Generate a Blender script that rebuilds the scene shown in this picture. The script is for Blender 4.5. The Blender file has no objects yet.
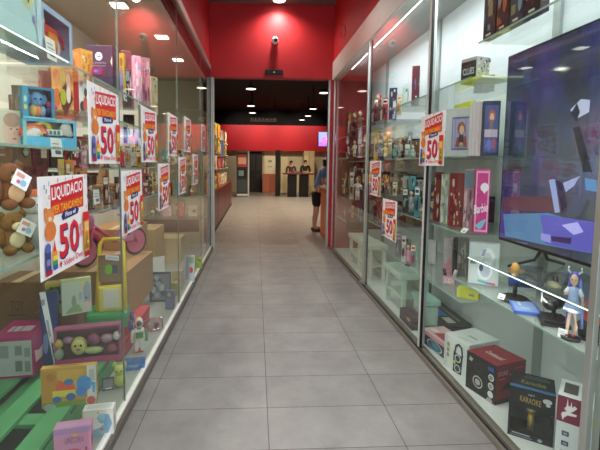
import bpy, bmesh, math, random
from mathutils import Vector, Matrix
PI = math.pi
C = bpy.context.scene.collection
rnd = random.Random(7)
# ------------------------------------------------------------------ camera model
H = 1.45; F = 400.0; CX, CY = 277.0, 196.0; RO = 0.0096
TH = math.atan(31.8 / F); PH = math.atan(21.3 * math.cos(TH) / F)
FW = Vector((math.sin(PH) * math.cos(TH), math.cos(PH) * math.cos(TH), -math.sin(TH)))
RT = Vector((math.cos(PH), -math.sin(PH), 0)); UP = RT.cross(FW)
def at(px, py, x=None, y=None, z=None):
    a = px - CX; b = py - CY
    d = FW * F + RT * (a + RO * b) - UP * (b - RO * a)
    t = x / d.x if x is not None else y / d.y if y is not None else (z - H) / d.z
    return Vector((0, 0, H)) + d * t
cam = bpy.data.objects.new('camera', bpy.data.cameras.new('camera')); C.objects.link(cam)
cam.data.sensor_width = 36; cam.data.lens = 36 * F / 600
cam.data.shift_x = (300 - CX) / 600; cam.data.shift_y = -(225 - CY) / 600
cam.data.clip_start = 0.02; cam.data.clip_end = 100
r2 = RT * math.cos(RO) + UP * math.sin(RO); u2 = -RT * math.sin(RO) + UP * math.cos(RO)
cam.matrix_world = Matrix(((r2.x, u2.x, -FW.x, 0), (r2.y, u2.y, -FW.y, 0), (r2.z, u2.z, -FW.z, H), (0, 0, 0, 1)))
sc = bpy.context.scene; sc.camera = cam
sc.view_settings.view_transform = 'Standard'; sc.view_settings.look = 'None'
sc.view_settings.gamma = 1; sc.view_settings.use_curve_mapping = False
sc.view_settings.exposure = 0.4
sc.cycles.transparent_max_bounces = 24; sc.cycles.max_bounces = 10; sc.cycles.sample_clamp_indirect = 4
# ------------------------------------------------------------------ materials
def lin(h):
    h = h.lstrip('#'); v = [int(h[i:i + 2], 16) / 255 for i in (0, 2, 4)]
    return [c / 12.92 if c <= .04045 else ((c + .055) / 1.055) ** 2.4 for c in v]
MC = {}
def mat(col, rough=.55, metal=0, var=.08, scale=9, emit=0, coat=0):
    key = (col, rough, metal, var, scale, emit, coat)
    if key in MC: return MC[key]
    m = bpy.data.materials.new('surface_' + col.lstrip('#')); m.use_nodes = True
    nt = m.node_tree; b = nt.nodes['Principled BSDF']
    c = lin(col)
    tc = nt.nodes.new('ShaderNodeTexCoord'); nz = nt.nodes.new('ShaderNodeTexNoise'); nz.inputs['Scale'].default_value = scale
    nt.links.new(tc.outputs['Object'], nz.inputs['Vector'])
    mx = nt.nodes.new('ShaderNodeMix'); mx.data_type = 'RGBA'
    mx.inputs[6].default_value = [min(1, k * (1 - var)) for k in c] + [1]
    mx.inputs[7].default_value = [min(1, k * (1 + var)) for k in c] + [1]
    nt.links.new(nz.outputs['Fac'], mx.inputs[0]); nt.links.new(mx.outputs[2], b.inputs['Base Color'])
    b.inputs['Roughness'].default_value = rough; b.inputs['Metallic'].default_value = metal
    if coat: b.inputs['Coat Weight'].default_value = coat; b.inputs['Coat Roughness'].default_value = .1
    if emit:
        b.inputs['Emission Color'].default_value = c + [1]; b.inputs['Emission Strength'].default_value = emit
    MC[key] = m; return m
def glassy(name, tint, ior=1.45, rough=0.0, haze=0):
    m = bpy.data.materials.new(name); m.use_nodes = True; nt = m.node_tree; nt.nodes.clear()
    o = nt.nodes.new('ShaderNodeOutputMaterial'); t = nt.nodes.new('ShaderNodeBsdfTransparent'); g = nt.nodes.new('ShaderNodeBsdfGlossy')
    t.inputs[0].default_value = lin(tint) + [1]; g.inputs['Roughness'].default_value = rough
    f0 = ((ior - 1) / (ior + 1)) ** 2          # thin pane: the same reflectance on both faces, no internal total reflection
    lw = nt.nodes.new('ShaderNodeLayerWeight'); pw = nt.nodes.new('ShaderNodeMath'); pw.operation = 'POWER'; pw.inputs[1].default_value = 5.8
    fr = nt.nodes.new('ShaderNodeMath'); fr.operation = 'MULTIPLY_ADD'; fr.inputs[1].default_value = 1 - f0; fr.inputs[2].default_value = f0
    nt.links.new(lw.outputs['Facing'], pw.inputs[0]); nt.links.new(pw.outputs[0], fr.inputs[0])
    mx = nt.nodes.new('ShaderNodeMixShader'); nt.links.new(fr.outputs[0], mx.inputs[0])
    nt.links.new(t.outputs[0], mx.inputs[1]); nt.links.new(g.outputs[0], mx.inputs[2])
    if haze:
        d = nt.nodes.new('ShaderNodeBsdfDiffuse'); d.inputs[0].default_value = (.8, .85, .82, 1)
        nz = nt.nodes.new('ShaderNodeTexNoise'); nz.inputs['Scale'].default_value = 3
        mp = nt.nodes.new('ShaderNodeMapRange'); mp.inputs[3].default_value = haze * .6; mp.inputs[4].default_value = haze * 1.4
        nt.links.new(nz.outputs['Fac'], mp.inputs[0])
        m2 = nt.nodes.new('ShaderNodeMixShader'); nt.links.new(mp.outputs[0], m2.inputs[0])
        nt.links.new(mx.outputs[0], m2.inputs[1]); nt.links.new(d.outputs[0], m2.inputs[2]); nt.links.new(m2.outputs[0], o.inputs[0])
    else: nt.links.new(mx.outputs[0], o.inputs[0])
    return m
GL = glassy('clear_glass', '#fbfefc')
GS = glassy('shelf_glass', '#f9fcfa', haze=.03)
GF = glassy('reflection_haze_glass', '#f9fcfa', haze=.12)  # diffuse haze stands in for bright reflections on the shelf
PL = glassy('clear_plastic', '#fafafa', 1.35, .08)
GE = mat('#9db8ac', .2)
def floor_mat():
    m = bpy.data.materials.new('floor_tiles'); m.use_nodes = True; nt = m.node_tree; b = nt.nodes['Principled BSDF']
    tc = nt.nodes.new('ShaderNodeTexCoord'); mp = nt.nodes.new('ShaderNodeMapping')
    mp.inputs['Location'].default_value = (-.075 + .71 * 10, -1.926 + .3535 * 10, 0)
    br = nt.nodes.new('ShaderNodeTexBrick'); br.offset = 0; br.squash = 1
    br.inputs['Scale'].default_value = 1; br.inputs['Brick Width'].default_value = .71; br.inputs['Row Height'].default_value = .3535
    br.inputs['Mortar Size'].default_value = .0022; br.inputs['Mortar Smooth'].default_value = .1; br.inputs['Bias'].default_value = -.2
    br.inputs['Color1'].default_value = lin('#908e8d') + [1]; br.inputs['Color2'].default_value = lin('#878584') + [1]
    br.inputs['Mortar'].default_value = lin('#45423f') + [1]
    nt.links.new(tc.outputs['Object'], mp.inputs[0]); nt.links.new(mp.outputs[0], br.inputs['Vector'])
    nz = nt.nodes.new('ShaderNodeTexNoise'); nz.inputs['Scale'].default_value = 3.4; nz.inputs['Detail'].default_value = 10; nz.inputs['Roughness'].default_value = .7
    nt.links.new(tc.outputs['Object'], nz.inputs['Vector'])
    cr = nt.nodes.new('ShaderNodeValToRGB'); cr.color_ramp.elements[0].position = .3; cr.color_ramp.elements[0].color = (.70, .69, .69, 1)
    cr.color_ramp.elements[1].position = .7; cr.color_ramp.elements[1].color = (1.05, 1.04, 1.02, 1)
    nt.links.new(nz.outputs['Fac'], cr.inputs[0])
    mx = nt.nodes.new('ShaderNodeMix'); mx.data_type = 'RGBA'; mx.blend_type = 'MULTIPLY'; mx.inputs[0].default_value = 1
    nt.links.new(br.outputs['Color'], mx.inputs[6]); nt.links.new(cr.outputs[0], mx.inputs[7]); nt.links.new(mx.outputs[2], b.inputs['Base Color'])
    b.inputs['Roughness'].default_value = .38; b.inputs['Specular IOR Level'].default_value = .45
    return m
ALU = mat('#b9bab6', .35, .75, .05); ALUW = mat('#cfcdc6', .45, .2, .04); BLK = mat('#0c0c0d', .5); DARK = mat('#1b1a1c', .6)
WHT = mat('#efefec', .5); REDW = mat('#b8161f', .6, 0, .06, 3); REDD = mat('#8c1019', .5, 0, .06, 3); CREAM = mat('#d6d0c2', .7, 0, .03, 2)
CARD = mat('#ab8257', .8, 0, .12, 5); CARDD = mat('#7c5c3f', .8, 0, .12, 5); GRYW = mat('#d0d7db', .7, 0, .04, 2)
# ------------------------------------------------------------------ mesh builder
class MB:
    def __init__(s): s.bm = bmesh.new(); s.ms = []
    def mi(s, m):
        if m not in s.ms: s.ms.append(m)
        return s.ms.index(m)
    def _fin(s, vs, m, smooth=False, rot=None, org=None):
        if rot is not None:
            bmesh.ops.rotate(s.bm, verts=vs, cent=org or Vector((0, 0, 0)), matrix=rot)
        i = s.mi(m); fs = set()
        for v in vs:
            for f in v.link_faces: fs.add(f)
        for f in fs: f.material_index = i; f.smooth = smooth
    def box(s, x0, y0, z0, x1, y1, z1, m, bev=0, rot=None):
        g = bmesh.ops.create_cube(s.bm, size=1); vs = g['verts']; c = Vector(((x0 + x1) / 2, (y0 + y1) / 2, (z0 + z1) / 2))
        for v in vs: v.co = Vector((v.co.x * (x1 - x0), v.co.y * (y1 - y0), v.co.z * (z1 - z0))) + c
        if bev:
            es = list({e for v in vs for e in v.link_edges})
            r = bmesh.ops.bevel(s.bm, geom=es, offset=bev, segments=2, affect='EDGES', profile=.6); vs = list({v for f in r['faces'] for v in f.verts} | {v for v in vs if v.is_valid})
        s._fin(vs, m, False, rot, c); return s
    def ell(s, c, r, m, seg=14, rot=None):
        g = bmesh.ops.create_uvsphere(s.bm, u_segments=seg, v_segments=max(6, seg // 2 + 1), radius=1); c = Vector(c)
        if isinstance(r, (int, float)): r = (r, r, r)
        for v in g['verts']: v.co = Vector((v.co.x * r[0], v.co.y * r[1], v.co.z * r[2])) + c
        s._fin(g['verts'], m, True, rot, c); return s
    def cyl(s, p0, p1, r0, m, r1=None, seg=14):
        p0 = Vector(p0); p1 = Vector(p1); r1 = r0 if r1 is None else r1; d = p1 - p0
        g = bmesh.ops.create_cone(s.bm, cap_ends=True, segments=seg, radius1=r0, radius2=r1, depth=d.length)
        q = d.to_track_quat('Z', 'Y').to_matrix()
        for v in g['verts']: v.co = q @ v.co + (p0 + p1) / 2
        s._fin(g['verts'], m, False)
        for v in g['verts']:
            for f in v.link_faces: f.smooth = len(f.verts) == 4
        return s
    def tube(s, pts, r, m, seg=8, closed=False):
        pts = [Vector(p) for p in pts]; n = len(pts); rings = []
        for i, p in enumerate(pts):
            a = pts[(i - 1) % n] if closed or i else p; b = pts[(i + 1) % n] if closed or i < n - 1 else p
            q = (b - a).to_track_quat('Z', 'Y').to_matrix()
            rings.append([s.bm.verts.new(p + q @ Vector((math.cos(2 * PI * k / seg) * r, math.sin(2 * PI * k / seg) * r, 0))) for k in range(seg)])
        i_ = s.mi(m)
        for i in range(n if closed else n - 1):
            A = rings[i]; B = rings[(i + 1) % n]
            for k in range(seg):
                f = s.bm.faces.new((A[k], A[(k + 1) % seg], B[(k + 1) % seg], B[k])); f.material_index = i_; f.smooth = True
        if not closed:
            for R in (rings[0][::-1], rings[-1]):
                f = s.bm.faces.new(R); f.material_index = i_
        return s
    def lathe(s, prof, m, c=(0, 0, 0), seg=18, sx=1, sy=1):
        c = Vector(c); rings = []; i_ = s.mi(m)
        for r, z in prof: rings.append([s.bm.verts.new(c + Vector((r * sx * math.cos(2 * PI * k / seg), r * sy * math.sin(2 * PI * k / seg), z))) for k in range(seg)])
        for A, B in zip(rings, rings[1:]):
            for k in range(seg):
                f = s.bm.faces.new((A[k], A[(k + 1) % seg], B[(k + 1) % seg], B[k])); f.material_index = i_; f.smooth = True
        for R in (rings[0][::-1], rings[-1]):
            f = s.bm.faces.new(R); f.material_index = i_
        return s
    def prism(s, poly, m, ax='z', a=0, b=.01):
        # poly of 2-D points extruded a..b along an axis
        def P(u, v, w): return {'z': (u, v, w), 'y': (u, w, v), 'x': (w, u, v)}[ax]
        A = [s.bm.verts.new(P(u, v, a)) for u, v in poly]; B = [s.bm.verts.new(P(u, v, b)) for u, v in poly]
        i_ = s.mi(m); n = len(poly); fs = [s.bm.faces.new(A[::-1]), s.bm.faces.new(B)]
        for k in range(n): fs.append(s.bm.faces.new((A[k], A[(k + 1) % n], B[(k + 1) % n], B[k])))
        for f in fs: f.material_index = i_
        return s
    def build(s, name, parent=None, loc=(0, 0, 0), rz=0, label=None):
        bmesh.ops.recalc_face_normals(s.bm, faces=s.bm.faces[:])
        me = bpy.data.meshes.new(name); s.bm.to_mesh(me); s.bm.free()
        for m in s.ms: me.materials.append(m)
        o = bpy.data.objects.new(name, me); C.objects.link(o)
        if parent: o.parent = parent
        o.location = loc; o.rotation_euler = (0, 0, rz)
        if label: o['label'] = label
        return o
def tag(o, label, cat, group=None):
    o['label'] = label; o['category'] = cat
    if group: o['group'] = group
    return o
def thing(name, label, cat, loc=(0, 0, 0), rz=0, group=None):
    o = bpy.data.objects.new(name, None); C.objects.link(o); o.empty_display_size = .05
    o.location = loc; o.rotation_euler = (0, 0, rz); return tag(o, label, cat, group)
def struct(o): o['kind'] = 'structure'; return o
def copy_tree(o, parent=None):
    c = o.copy(); C.objects.link(c)
    if parent: c.parent = parent
    for ch in list(o.children): copy_tree(ch, c)
    return c
# ------------------------------------------------------------------ printed artwork on a flat face
TXT = {}
def text_tris(s):
    if s in TXT: return TXT[s]
    cu = bpy.data.curves.new('t', 'FONT'); cu.body = s; cu.resolution_u = 2; cu.size = 1; cu.offset = .018
    ob = bpy.data.objects.new('t', cu); me = ob.to_mesh(); me.calc_loop_triangles()
    vs = [v.co.copy() for v in me.vertices]; tr = [tuple(t.vertices) for t in me.loop_triangles]
    x0 = min(v.x for v in vs); x1 = max(v.x for v in vs); y0 = min(v.y for v in vs); y1 = max(v.y for v in vs)
    vs = [((v.x - x0) / (x1 - x0), (v.y - y0) / (y1 - y0)) for v in vs]
    ob.to_mesh_clear(); bpy.data.objects.remove(ob); bpy.data.curves.remove(cu)
    TXT[s] = (vs, tr); return TXT[s]
class Art:
    """flat printed shapes on a rectangle: origin o, u axis, v axis, outward normal n (local coords of the thing)"""
    def __init__(s, o, u, v, n, rough=.5):
        s.m = MB(); s.o = Vector(o); s.u = Vector(u); s.v = Vector(v); s.n = Vector(n); s.k = 0; s.rough = rough
    def poly(s, pts, c, emit=0):
        s.k += 1; m = mat(c, s.rough, 0, .08, 30, emit); i = s.m.mi(m); off = s.n * (.0006 + .00025 * s.k)
        f = s.m.bm.faces.new([s.m.bm.verts.new(s.o + s.u * a + s.v * b + off) for a, b in pts]); f.material_index = i
    def add(s, items, emit=0):
        for it in items:
            k = it[0]
            if k == 'r': _, a, b, c, d, col = it; s.poly([(a, b), (c, b), (c, d), (a, d)], col, emit)
            elif k == 'e':
                _, a, b, ra, rb, col = it; s.poly([(a + ra * math.cos(t * PI / 7), b + rb * math.sin(t * PI / 7)) for t in range(14)], col, emit)
            elif k == 'p': s.poly(it[1], it[2], emit)
            elif k == 't':      # text, x0, y0, x1, y1, colour, slant (rise to the right)
                _, tx, a, b, c, d, col = it[:7]; sl = it[7] if len(it) > 7 else 0
                vs, tr = text_tris(tx); s.k += 1; m = mat(col, s.rough, 0, .08, 30, emit); i = s.m.mi(m); off = s.n * (.0006 + .00025 * s.k)
                V = [s.m.bm.verts.new(s.o + s.u * (a + x * (c - a)) + s.v * (b + y * (d - b) + sl * x) + off) for x, y in vs]
                for t in tr:
                    try: f = s.m.bm.faces.new([V[j] for j in t]); f.material_index = i
                    except ValueError: pass
        return s
    def build(s, name, parent):
        for f in s.m.bm.faces:
            f.normal_update()
            if f.normal.dot(s.n) < 0: f.normal_flip()
        me = bpy.data.meshes.new(name); s.m.bm.to_mesh(me); s.m.bm.free()
        for m in s.m.ms: me.materials.append(m)
        o = bpy.data.objects.new(name, me); C.objects.link(o); o.parent = parent; return o
def face(k, w, d, h):
    return {'F': ((-w / 2, -d / 2, 0), (w, 0, 0), (0, 0, h), (0, -1, 0)),
            'R': ((w / 2, -d / 2, 0), (0, d, 0), (0, 0, h), (1, 0, 0)),
            'L': ((-w / 2, d / 2, 0), (0, -d, 0), (0, 0, h), (-1, 0, 0)),
            'T': ((-w / 2, -d / 2, h), (w, 0, 0), (0, d, 0), (0, 0, 1))}[k]
def busy(seed, pal, n=14, box=(.06, .06, .94, .94), big=.16):
    r = random.Random(seed); out = []
    for i in range(n):
        a = r.uniform(box[0], box[2]); b = r.uniform(box[1], box[3]); c = r.choice(pal); q = big * r.uniform(.35, 1)
        ra = min(q, a - box[0] + .02, box[2] - a + .02); rb = min(q * r.uniform(.6, 1.3), b - box[1] + .02, box[3] - b + .02)
        if r.random() < .65: out.append(('e', a, b, ra, rb, c))
        else: out.append(('r', a - ra, b - rb * .7, a + ra, b + rb * .7, c))
    return out
# ------------------------------------------------------------------ packages
LR, RR = PI / 2, -PI / 2
def carton(name, label, cat, loc, w, d, h, rz, col, art=None, group=None, window=None, rough=.45, tilt=None, body='carton_body', inner='#3a2c2a'):
    """closed box (front = local -Y); art = {face: [shapes]}; window = (u0,v0,u1,v1) opening with a clear pane"""
    t = thing(name, label, cat, loc, rz, group); m = MB(); M = mat(col, rough); bv = min(.003, w * .04, d * .04)
    if window:
        u0, v0, u1, v1 = window; X0, X1 = -w / 2, w / 2; a0 = X0 + u0 * w; a1 = X0 + u1 * w; b0 = v0 * h; b1 = v1 * h; q = .004; f = -d / 2
        m.box(X0, d / 2 - q, 0, X1, d / 2, h, M); m.box(X0, f, 0, X0 + q, d / 2 - q, h, M); m.box(X1 - q, f, 0, X1, d / 2 - q, h, M)
        m.box(X0 + q, f, 0, X1 - q, d / 2 - q, q, M); m.box(X0 + q, f, h - q, X1 - q, d / 2 - q, h, M)
        m.box(X0 + q, f, q, a0, f + q, h - q, M); m.box(a1, f, q, X1 - q, f + q, h - q, M)
        m.box(a0, f, q, a1, f + q, b0, M); m.box(a0, f, b1, a1, f + q, h - q, M)
        m.build(body, t)
        n = MB(); n.box(X0 + q, d / 2 - q - .004, q, X1 - q, d / 2 - q - .001, h - q, mat(inner, .7)); n.build('backing_card', t)
        MB().box(a0, f + q * .4, b0, a1, f + q * .7, b1, PL).build('clear_window', t)
    else:
        m.box(-w / 2, -d / 2, 0, w / 2, d / 2, h, M, bv); m.build(body, t)
    art = dict(art or {}); r_ = random.Random(len(label) * 31 + int(w * 1e4))
    cc = [int(col[i:i + 2], 16) for i in (1, 3, 5)]; sh = lambda f, g: '#%02x%02x%02x' % tuple(int(max(0, min(255, v * f + g))) for v in cc)
    tones = [sh(.72, 0), sh(.8, 45), sh(.6, 20), sh(.55, 100)]
    for k in ('L', 'R', 'T'):
        if k not in art: art[k] = [('r', .08, .80, .92, .90, tones[1])] + [('r', .12, q, .12 + r_.uniform(.2, .7), q + .045, r_.choice(tones)) for q in (.15, .27, .39)] + [('e', r_.uniform(.3, .7), .6, .2, .12, tones[0])]
    for k, its in art.items():
        if its: Art(*face(k, w, d, h)).add(its).build({'F': 'front_print', 'R': 'side_print', 'L': 'side_print', 'T': 'top_print'}[k], t)
    if tilt: t.rotation_euler = (tilt[0], tilt[1], rz)
    return t
def pxbox(side, p0, p1, ptop, z0, xf, dep):
    """a box standing on height z0 with its front on the plane x=xf, spanning photo columns p0..p1 and reaching up to row ptop"""
    X = -xf if side == 'L' else xf
    a = at(p0, ptop, x=X); b = at(p1, ptop, x=X); mid = at((p0 + p1) / 2, ptop, x=X)
    w = abs(b.y - a.y); h = max(.02, mid.z - z0)
    return dict(loc=(X - dep / 2 if side == 'L' else X + dep / 2, (a.y + b.y) / 2, z0), w=w, d=dep, h=h, rz=LR if side == 'L' else RR)
def pbox(name, label, cat, side, p0, p1, ptop, z0, xf, dep, col, art=None, **k):
    g = pxbox(side, p0, p1, ptop, z0, xf, dep)
    if 'yaw' in k: g['rz'] += k.pop('yaw')
    return carton(name, label, cat, col=col, art=art, **g, **k)
def angled(name, label, cat, px0, py0, px1, z0, X0, yaw, dep, col, art=None, **k):
    """a box turned by yaw: its upper left front corner is the point of plane x=X0 seen at (px0, py0), its front ends at column px1"""
    P = at(px0, py0, x=X0); r = at(px1, py0, y=1.0); dx, dy = math.cos(yaw), math.sin(yaw); h = k.pop('h', None) or max(.03, P.z - z0)
    for _ in range(4):            # P + t d lies on the ray of column px1
        r = at(px1, py0, y=1.0) if _ == 0 else r
        w = (r.x * P.y - P.x) / (dx - r.x * dy)
    cx, cy = P.x + dx * w / 2 - dy * dep / 2, P.y + dy * w / 2 + dx * dep / 2
    t = carton(name, label, cat, (cx, cy, z0), w, dep, h, yaw, col, art, **k); t['wh'] = (w, h); return t
def facing(name, label, cat, px0, px1, ptop, z0, y, dep, col, art=None, **k):
    """a box whose front looks straight down the corridor at the viewer (front plane y)"""
    a = at(px0, ptop, y=y); b = at(px1, ptop, y=y); yaw = k.pop('yaw', 0)
    return carton(name, label, cat, ((a.x + b.x) / 2, y + dep / 2, z0), b.x - a.x, dep, max(.02, (a.z + b.z) / 2 - z0), yaw, col, art, **k)
def pack(label, px0, py0, px1, z0, X0, yaw, col, toy, group):
    """hanging-card blister pack: printed card, clear bubble, toy inside"""
    t = angled('blister_pack', label, 'toy pack', px0, py0, px1, z0, X0, yaw, .012, col, {'F': [('r', .06, .72, .94, .95, '#f0e8dc'), ('r', .14, .78, .8, .88, toy)], 'L': [], 'R': [], 'T': []}, group=group, body='card')
    w, h = t['wh']; T = mat(toy, .4); T2 = mat(col, .5)
    MB().ell((0, -.022, h * .40), (w * .26, .014, h * .20), T, 10).ell((0, -.024, h * .60), (w * .16, .013, h * .09), T2, 8).build('toy', t)
    MB().box(-w * .38, -.042, h * .08, w * .38, -.0065, h * .70, PL, .006).build('clear_bubble', t); return t
def price_card(label, p, w=.05, h=.045, rz=0, tilt=-.25):
    t = thing('price_card', label, 'price tag', p, rz, 'white price cards'); t.rotation_euler = (tilt, 0, rz)
    MB().box(-w / 2, -.0007, 0, w / 2, .0007, h, WHT).build('card', t)
    Art((-w / 2, -.0007, 0), (w, 0, 0), (0, 0, h), (0, -1, 0)).add([('r', .12, .68, .7, .74, '#9a9aa0'), ('r', .12, .5, .85, .56, '#9a9aa0'), ('r', .3, .15, .85, .36, '#6d6d76')]).build('printed_price', t)
    return t
# ================================================================== THE SETTING
GX, GR = -.76, 1.27          # planes of the left glass and of the right sliding glass
YE = 6.74                    # the wall with the opening into the shop
m = MB(); m.box(-4, -1.2, -.06, 5, 21.2, 0, floor_mat()); struct(m.build('floor'))
CE = mat('#6d5a55', .7, 0, .04, 2)
m = MB(); m.box(-1.95, -1.2, 4.05, 2.2, YE + .16, 4.12, CE); struct(m.build('ceiling'))
m = MB(); m.box(-1.9, YE, 2.87, 2.2, YE + .16, 4.05, REDW, .004); struct(m.build('wall_front'))
m = MB(); m.box(-.82, -1.2, 3.06, -.77, YE, 4.05, REDW); m.box(-1.9, -1.2, 2.86, -.82, YE, 3.06, DARK); struct(m.build('wall_left'))
m = MB(); m.box(1.28, -1.2, 3.14, 1.34, YE, 4.05, REDW); struct(m.build('wall_right'))
m = MB(); m.box(1.25, YE, 0, 1.335, YE + .16, 2.87, REDW, .003); struct(m.build('trim_1'))            # red reveal beside the opening
m = MB(); m.box(1.262, .3, 2.855, 1.40, YE - .002, 3.14, ALUW, .004); struct(m.build('trim_2'))       # pale fascia above the right cases
m = MB()
for x0 in (-.752, -.722): m.box(x0, YE + .02, 0, x0 + .022, YE + .10, 2.87, ALUW, .003)
struct(m.build('trim_3'))
m = MB(); m.box(1.215, YE + .05, 0, 1.249, YE + .13, 2.87, ALU, .003); struct(m.build('trim_4'))

# ---- left display case
lc = thing('display_case', 'long glass fronted display case along the left side of the corridor', 'display case', (-1.1, 3.5, 0))
def lcp(name, mb): mb.build(name, lc, (1.1, -3.5, 0)); 
LB, LCEIL, LY0 = -1.78, 2.78, .35
FLR = mat('#a6a9a3', .45, 0, .06, 2)
lcp('case_floor', MB().box(LB, LY0, 0.0005, -.773, YE - .003, .045, FLR))
lcp('back_panel', MB().box(LB - .04, LY0, 0.0005, LB, YE - .003, LCEIL, CREAM))
lcp('case_ceiling', MB().box(LB, LY0, LCEIL, -.83, YE - .003, LCEIL + .07, mat('#b9ab9b', .7, 0, .03, 2)))
lcp('end_panel', MB().box(LB, YE - .045, .045, -.87, YE - .003, LCEIL, mat('#cdbfa4', .7)))
lcp('near_end_panel', MB().box(LB, LY0, .045, -.79, LY0 + .03, LCEIL, CREAM))
r = MB(); r.box(-.742, LY0, .0005, -.718, YE - .003, .044, mat('#6b665e', .4, .4), .003); r.box(-.772, LY0, .0005, -.7425, YE - .003, .058, mat('#f2f0ea', .4), .002)
lcp('bottom_rail', r)
lcp('top_track', MB().box(-.80, LY0, 2.975, -.745, YE - .003, 3.055, ALU, .004))
sm = [LY0, 2.285, 3.95, 5.58, YE - .006]
for a, b in zip(sm, sm[1:]):
    lcp('glass_panel', MB().box(GX - .005, a + .003, .0585, GX + .003, b - .003, 2.974, GL))
for a in sm[1:-1]:
    lcp('panel_joint', MB().box(GX - .006, a - .0028, .06, GX + .0035, a + .0028, 2.973, mat('#6e716c', .3)))
lcp('edge_profile', MB().box(GX - .012, YE - .0055, .06, GX + .006, YE - .003, 2.973, BLK))
# ---- right display case
rc = thing('display_case', 'tall display case with sliding glass fronts along the right side of the corridor', 'display case', (1.6, 3.5, 0))
def rcp(name, mb, label=None): mb.build(name, rc, (-1.6, -3.5, 0), 0, label)
RB, RCEIL = 1.88, 2.93
rcp('case_floor', MB().box(1.29, LY0, .0005, RB, YE - .003, .03, mat('#dcdfdd', .45, 0, .06, 2)))
rcp('back_panel', MB().box(RB, LY0, .0005, RB + .04, YE - .003, RCEIL, GRYW))
rcp('case_ceiling', MB().box(1.405, LY0, RCEIL, RB, YE - .003, RCEIL + .06, mat('#a9aba8', .7)))
rcp('end_panel', MB().box(1.34, YE - .045, .03, RB, YE - .003, RCEIL, mat('#a83a3a', .7)))  # red put into the panel colour for its red-lit look
rcp('near_end_panel', MB().box(1.34, LY0, .03, RB, LY0 + .03, RCEIL, GRYW))
r = MB(); r.box(1.245, LY0, .0005, 1.262, YE - .003, .034, mat('#8d877e', .4, .5), .002); r.box(1.2625, LY0, .0005, 1.2835, YE - .003, .022, BLK); r.box(1.284, LY0, .0005, 1.325, YE - .003, .045, mat('#8d877e', .4, .5), .003)
rcp('bottom_rail', r)
for yy in [.9, 2.47, 4.12, 5.75]:
    rcp('upright', MB().box(RB - .022, yy - .03, .03, RB - .0005, yy + .03, RCEIL - .002, mat('#9aa29f', .5, .3)))
seams = [(LY0, 1.42, 1.276), (1.36, 2.97, 1.302), (2.93, 4.60, 1.276), (4.56, YE - .01, 1.302)]
wh = ['nearest the camera at the photo right edge', 'in front of the big screen', 'in front of the middle shelves of the right case', 'at the far end of the right case']
for (a, b, x), w in zip(seams, wh):
    t = thing('sliding_glass_door', 'sliding glass door ' + w, 'sliding door', (x, (a + b) / 2, 0.05), 0, 'sliding glass doors of the right case')
    c = (a + b) / 2
    MB().box(-.004, a - c + .03, .0, .004, b - c - .03, 2.80, GL).build('glass_pane', t)
    MB().box(-.011, a - c, 0, .011, a - c + .03, 2.80, ALUW if b > 3 else ALU, .002).build('stile', t)
    MB().box(-.011, b - c - .03, 0, .011, b - c, 2.80, ALU, .002).build('stile', t)
    MB().box(-.009, a - c - .011, 0, .009, a - c - .0005, 2.80, BLK).build('gasket', t)
t = thing('cabinet_lock', 'small chrome lock at the foot of the sliding glass doors', 'lock', (1.237, 4.62, .06), 0)
MB().cyl((0, 0, 0), (.02, 0, 0), .016, mat('#d8d8d8', .2, 1)).build('lock_barrel', t); MB().box(-.004, -.002, -.008, -.0005, .002, .008, BLK).build('keyhole', t); MB().box(.02, -.015, -.0145, .0275, .015, .025, ALU).build('lock_plate', t)

# ---- lamps
LM = bpy.data.lights
def light(parent, kind, e, loc, col=(1, .93, .84), **k):
    l = LM.new('lamp_glow', kind); l.energy = e; l.color = col
    for a, b in k.items(): setattr(l, a, b)
    o = bpy.data.objects.new('lamp_glow', l); C.objects.link(o); o.parent = parent; o.location = loc; return o
# ---- glass shelves
SH = 'glass shelves in the display cases'
def shelf(label, side, z, y0, y1, xf, xb, edge=None, added_glow=0):
    t = thing('glass_shelf', label, 'shelf', ((xf + xb) / 2, (y0 + y1) / 2, z - .010), 0, SH)
    hx = abs(xf - xb) / 2; hy = (y1 - y0) / 2
    m = MB(); m.box(-hx, -hy, 0, hx, hy, .010, GF if z in (.705, .572, 1.105) else GS)
    m.build('glass_plate', t)
    s = 1 if xf > xb else -1
    if added_glow:  # glow strip and lamp added for the edge highlight and fill light
        MB().box(s * (hx + .0025), -hy, .0035, s * (hx + .0045), hy, .0058, mat('#ffffff', .5, 0, 0, 1, 2.2)).build('added_glow_strip', t, label='added glowing strip imitating a bright edge reflection')
        light(t, 'AREA', added_glow, (s * (hx - .01), 0, -.03), (1, .98, .95), shape='RECTANGLE', size=.02, size_y=hy * 1.9)
    e = MB(); e.box(s * (hx + .0003), -hy, 0, s * (hx + .0022), hy, .010, edge or GE); e.build('polished_edge', t)
    for q in (-1, 1):
        b = MB(); b.box(-s * hx, q * (hy - .05) - .008, -.016, -s * (hx - .16), q * (hy - .05) + .008, -.0005, ALU); b.build('bracket', t)
WED = mat('#e8f3ee', .25)
LSH = {}
for key, z, a, b, lab in [
    ('n1', 1.885, .45, 1.81, 'top near glass shelf of the left case, under the two baby toy cartons'),
    ('n2', 1.51, .45, 1.95, 'eye level glass shelf of the left case, under the turquoise toy tray'),
    ('n3', 1.105, .45, 1.92, 'lowest glass shelf near the camera in the left case, under the brown plush bear'),
    ('f1', 1.88, 1.87, 3.32, 'upper glass shelf of the left case under the tall purple and pink cartons'),
    ('f2', 1.70, 1.98, 2.9, 'glass shelf just below the top one in the left case, under the doll cartons'),
    ('f3', 1.42, 1.98, 3.32, 'glass shelf at the height of the upper sale posters in the left case'),
    ('f4', 1.20, 1.87, 3.32, 'glass shelf behind the lower sale posters in the left case')]:
    shelf(lab, 'L', z, a, b, -.815, LB + .001, None, 1.5 if key == 'n1' else 0); LSH[key] = z
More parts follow.
